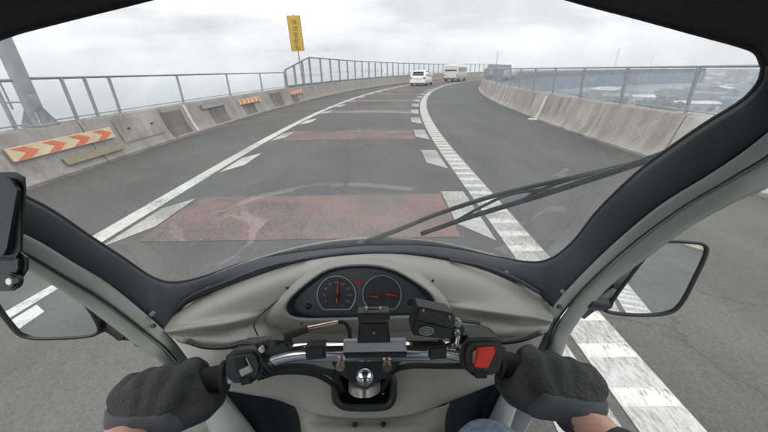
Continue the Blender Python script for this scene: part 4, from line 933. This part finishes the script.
def swheel(x, y, r, wd):
    bm = bmesh.new(); bmesh.ops.create_cone(bm, cap_ends=True, segments=32, radius1=r, radius2=r, depth=wd)
    bmesh.ops.bevel(bm, geom=[q for q in bm.edges if any(len(f.verts) > 4 for f in q.link_faces)], offset=.025, segments=3, affect='EDGES')
    for v in bm.verts: v.co = Vector((v.co.z + x, v.co.y + y, v.co.x + r + .004))
    t = bm_obj('wheel', bm, TYRE, scooter)
    for s_ in (-1, 1):
        bm = bmesh.new(); bmesh.ops.create_cone(bm, cap_ends=True, segments=24, radius1=r * .55, radius2=r * .5, depth=.02)
        for v in bm.verts: v.co = Vector((v.co.z * s_ + x + s_ * (wd / 2 + .003), v.co.y + y, v.co.x + r + .004))
        bm_obj('rim', bm, STEEL, t)
swheel(-.02, .62, .20, .10); swheel(-.25, -.68, .20, .11); swheel(.21, -.68, .20, .11)
for s_ in (-1, 1): tube_obj('fork', [(-.02 + s_ * .075, .62, .21), (-.02 + s_ * .075, .54, .55), (-.02 + s_ * .05, .48, .8)], .018, GALVD, scooter)

# ------------------------------------------------------------------ the rider
def hand_pts(gi, go, t0, sgn):
    ax, n_, w_ = frame(gi, go); o = gi + ax * t0
    return lambda t, wv, nv: o + ax * t + w_ * wv + n_ * nv
def glove(g, wrist, name='glove'):
    segs = []
    for k, (t, dm, r) in enumerate(((.008, .010, .0140), (.035, .012, .0145), (.061, .009, .0138), (.085, .001, .0125))):
        mcp = g(t, dm, .033 - .002 * k); pip = g(t + .001, .020 - .002 * k, .004); dip = g(t + .002, .016, -.026); tip = g(t + .002, -.002, -.031)
        segs += [(mcp, r * 1.08, pip, r), (pip, r, dip, r * .88), (dip, r * .88, tip, r * .8)]
        palm = g(.024 + t * .60, -.028, .034); segs.append((mcp, r * 1.05, palm, .0148)); segs.append((palm, .0148, wrist.lerp(palm, .42), .0175))
        segs.append((palm, .0148, g(t, -.012, .016), .012))
    for a, b in ((.008, .035), (.035, .061), (.061, .085)): segs.append((g(a, -.002, .031), .0142, g(b, -.003, .029), .0138))
    th0 = g(.016, -.040, .026); th1 = g(-.010, -.036, .014); th2 = g(-.020, -.026, -.004); th3 = g(-.018, -.006, -.022)
    segs += [(wrist.lerp(th0, .5), .018, th0, .0165), (th0, .0165, th1, .0152), (th1, .0152, th2, .0138), (th2, .0138, th3, .0122)]
    segs += [(g(.006, .002, .026), .0145, th1, .0145)]
    return segs
person = None
SH = {-1: Vector((-.21, -.16, 1.12)), 1: Vector((.19, -.16, 1.12))}
EL = {-1: Vector((-.36, .00, .96)), 1: Vector((.34, .00, .96))}
WR = {-1: P(139, 415, .408), 1: P(576, 405, .408)}
HIP = {-1: Vector((-.12, -.26, .80)), 1: Vector((.08, -.26, .80))}
KN = {-1: P(236, 500, .50), 1: P(491, 467, .50)}
AN = {-1: Vector((-.17, .16, .40)), 1: Vector((.13, .16, .40))}
TOE = {-1: Vector((-.18, .32, .36)), 1: Vector((.14, .32, .36))}
HD = Vector((-.02, -.17, 1.37)); NK = Vector((-.02, -.19, 1.18)); CH = Vector((-.02, -.22, 1.02)); PL = Vector((-.02, -.30, .83))
hands = {-1: hand_pts(GLi, GLo, .034, -1), 1: hand_pts(GRi, GRo, .029, 1)}
seg = [(HD, .085, HD + Vector((0, .02, -.06)), .065), (HD + Vector((0, .0, -.05)), .06, NK, .055), (NK, .055, CH, .11), (CH, .12, PL, .11), (HD + Vector((0, .085, -.02)), .012, HD + Vector((0, .09, -.035)), .012)]
for s_ in (-1, 1):
    seg += [(HD + Vector((s_ * .082, -.01, -.01)), .014, HD + Vector((s_ * .084, -.015, -.03)), .011)]
    seg += [(NK, .05, SH[s_], .055), (SH[s_], .05, EL[s_], .036), (EL[s_], .038, WR[s_], .0225), (WR[s_], .0225, hands[s_](.045, -.03, .028), .02), (hands[s_](.045, -.03, .028), .02, hands[s_](.045, .0, .028), .012)]
    seg += [(PL, .09, HIP[s_], .085), (HIP[s_], .08, KN[s_], .052), (KN[s_], .05, AN[s_], .035), (AN[s_], .035, TOE[s_], .03)]
person = remesh('person', seg, SKIN, None, .008, 8)
tag(person, 'rider in black gloves, dark green sleeves and jeans gripping the handlebar', 'person')
for s_ in (-1, 1):
    g = hands[s_]; wv = WR[s_]; k0 = g(.062, -.012, .034); d_ = (wv - k0).normalized()
    gs = glove(g, wv) + [(k0.lerp(wv, .35), .0190, wv + d_ * .014, .0262)]
    gl_ = remesh('glove', gs, GLOVE, person, .0030, 6)
    gb = BVHTree.FromPolygons([v.co + gl_.location for v in gl_.data.vertices], [list(p.vertices) for p in gl_.data.polygons])
    # flat hook-and-loop strap across the back of the wrist
    ax, n_, w_ = frame(*((GLi, GLo) if s_ < 0 else (GRi, GRo)))
    sx = d_.cross(n_).normalized(); nn = sx.cross(d_).normalized()
    if nn.dot(n_) < 0: nn = -nn
    v = []; f = []; na = 28; c0 = k0.lerp(wv, .88)
    for j, l_ in enumerate((-.0195, -.018, -.009, .002, .013, .0145)):
        for i in range(na + 1):
            a = radians(-75 + 150 * i / na); dr_ = sx * sin(a) + nn * cos(a); c_ = c0 + d_ * l_
            h_ = gb.ray_cast(c_ + dr_ * .07, -dr_); p_ = h_[0] if h_[0] is not None else c_ + dr_ * .026
            v.append(p_ + dr_ * (.0040 if -.019 < l_ < .014 and 0 < i < na else .0010))
    for j in range(5):
        for i in range(na): f.append((j*(na+1)+i, j*(na+1)+i+1, (j+1)*(na+1)+i+1, (j+1)*(na+1)+i))
    st_ = mesh_obj('strap', v, f, STRAP, gl_); so_ = st_.modifiers.new('thickness', 'SOLIDIFY'); so_.thickness = .003
    c1 = WR[s_].lerp(EL[s_], .16 if s_ > 0 else .34)
jk = [(NK + Vector((0, -.02, -.03)), .075, CH, .135), (CH, .145, PL + Vector((0, 0, .02)), .13)]
for s_ in (-1, 1):
    c1 = WR[s_].lerp(EL[s_],   .22 if s_ > 0 else .32)
    jk += [(CH + Vector((0, 0, .06)), .10, SH[s_], .075), (SH[s_], .072, EL[s_], .054), (EL[s_], .054, c1, .036)]
remesh('jacket', jk, SLEEVE, person, .008, 6)
tr2 = []
for s_ in (-1, 1): tr2 += [(PL, .12, HIP[s_], .105), (HIP[s_], .10, KN[s_], .068), (KN[s_], .066, AN[s_], .05)]
remesh('trousers', tr2, DENIM, person, .008, 6)
for s_ in (-1, 1): remesh('shoe', [(AN[s_] + Vector((0, -.02, -.02)), .048, TOE[s_], .042), (AN[s_] + Vector((0, -.05, -.04)), .035, TOE[s_] + Vector((0, .02, -.005)), .036)], BLACKP, person, .006, 4)
# open-face helmet shell behind the camera
bm = bmesh.new(); bmesh.ops.create_uvsphere(bm, u_segments=32, v_segments=20, radius=.128)
bmesh.ops.delete(bm, geom=[v for v in bm.verts if (v.co.y > .055 and v.co.z < .07) or v.co.z < -.085], context='VERTS')
for v in bm.verts: v.co = Vector((v.co.x * .95, v.co.y, v.co.z)) + HD + Vector((0, -.02, .0))
h_ = bm_obj('helmet', bm, HELM, person, sharp=180); s2_ = h_.modifiers.new('thickness', 'SOLIDIFY'); s2_.thickness = .012

# ------------------------------------------------------------------ the hazy air over sea and town
hm = bpy.data.materials.new('haze_air'); hm.use_nodes = True; hn = hm.node_tree.nodes; hn.remove(hn['Principled BSDF'])
pv = hn.new('ShaderNodeVolumePrincipled'); pv.inputs['Color'].default_value = (.95, .975, 1, 1); pv.inputs['Density'].default_value = 1.1e-3; pv.inputs['Anisotropy'].default_value = .2
hm.node_tree.links.new(pv.outputs[0], hn['Material Output'].inputs['Volume'])
hz = 7050; z0, z1 = GZ - 1.6, 72.0
hb = mesh_obj('haze', [(-hz,-hz,z0),(hz,-hz,z0),(hz,hz,z0),(-hz,hz,z0),(-hz,-hz,z1),(hz,-hz,z1),(hz,hz,z1),(-hz,hz,z1)], [(0,1,2,3),(4,5,6,7),(0,1,5,4),(1,2,6,5),(2,3,7,6),(3,0,4,7)], hm, smooth=False)
tag(hb, 'pale haze hanging over the sea and the far town', 'haze', kind='stuff')
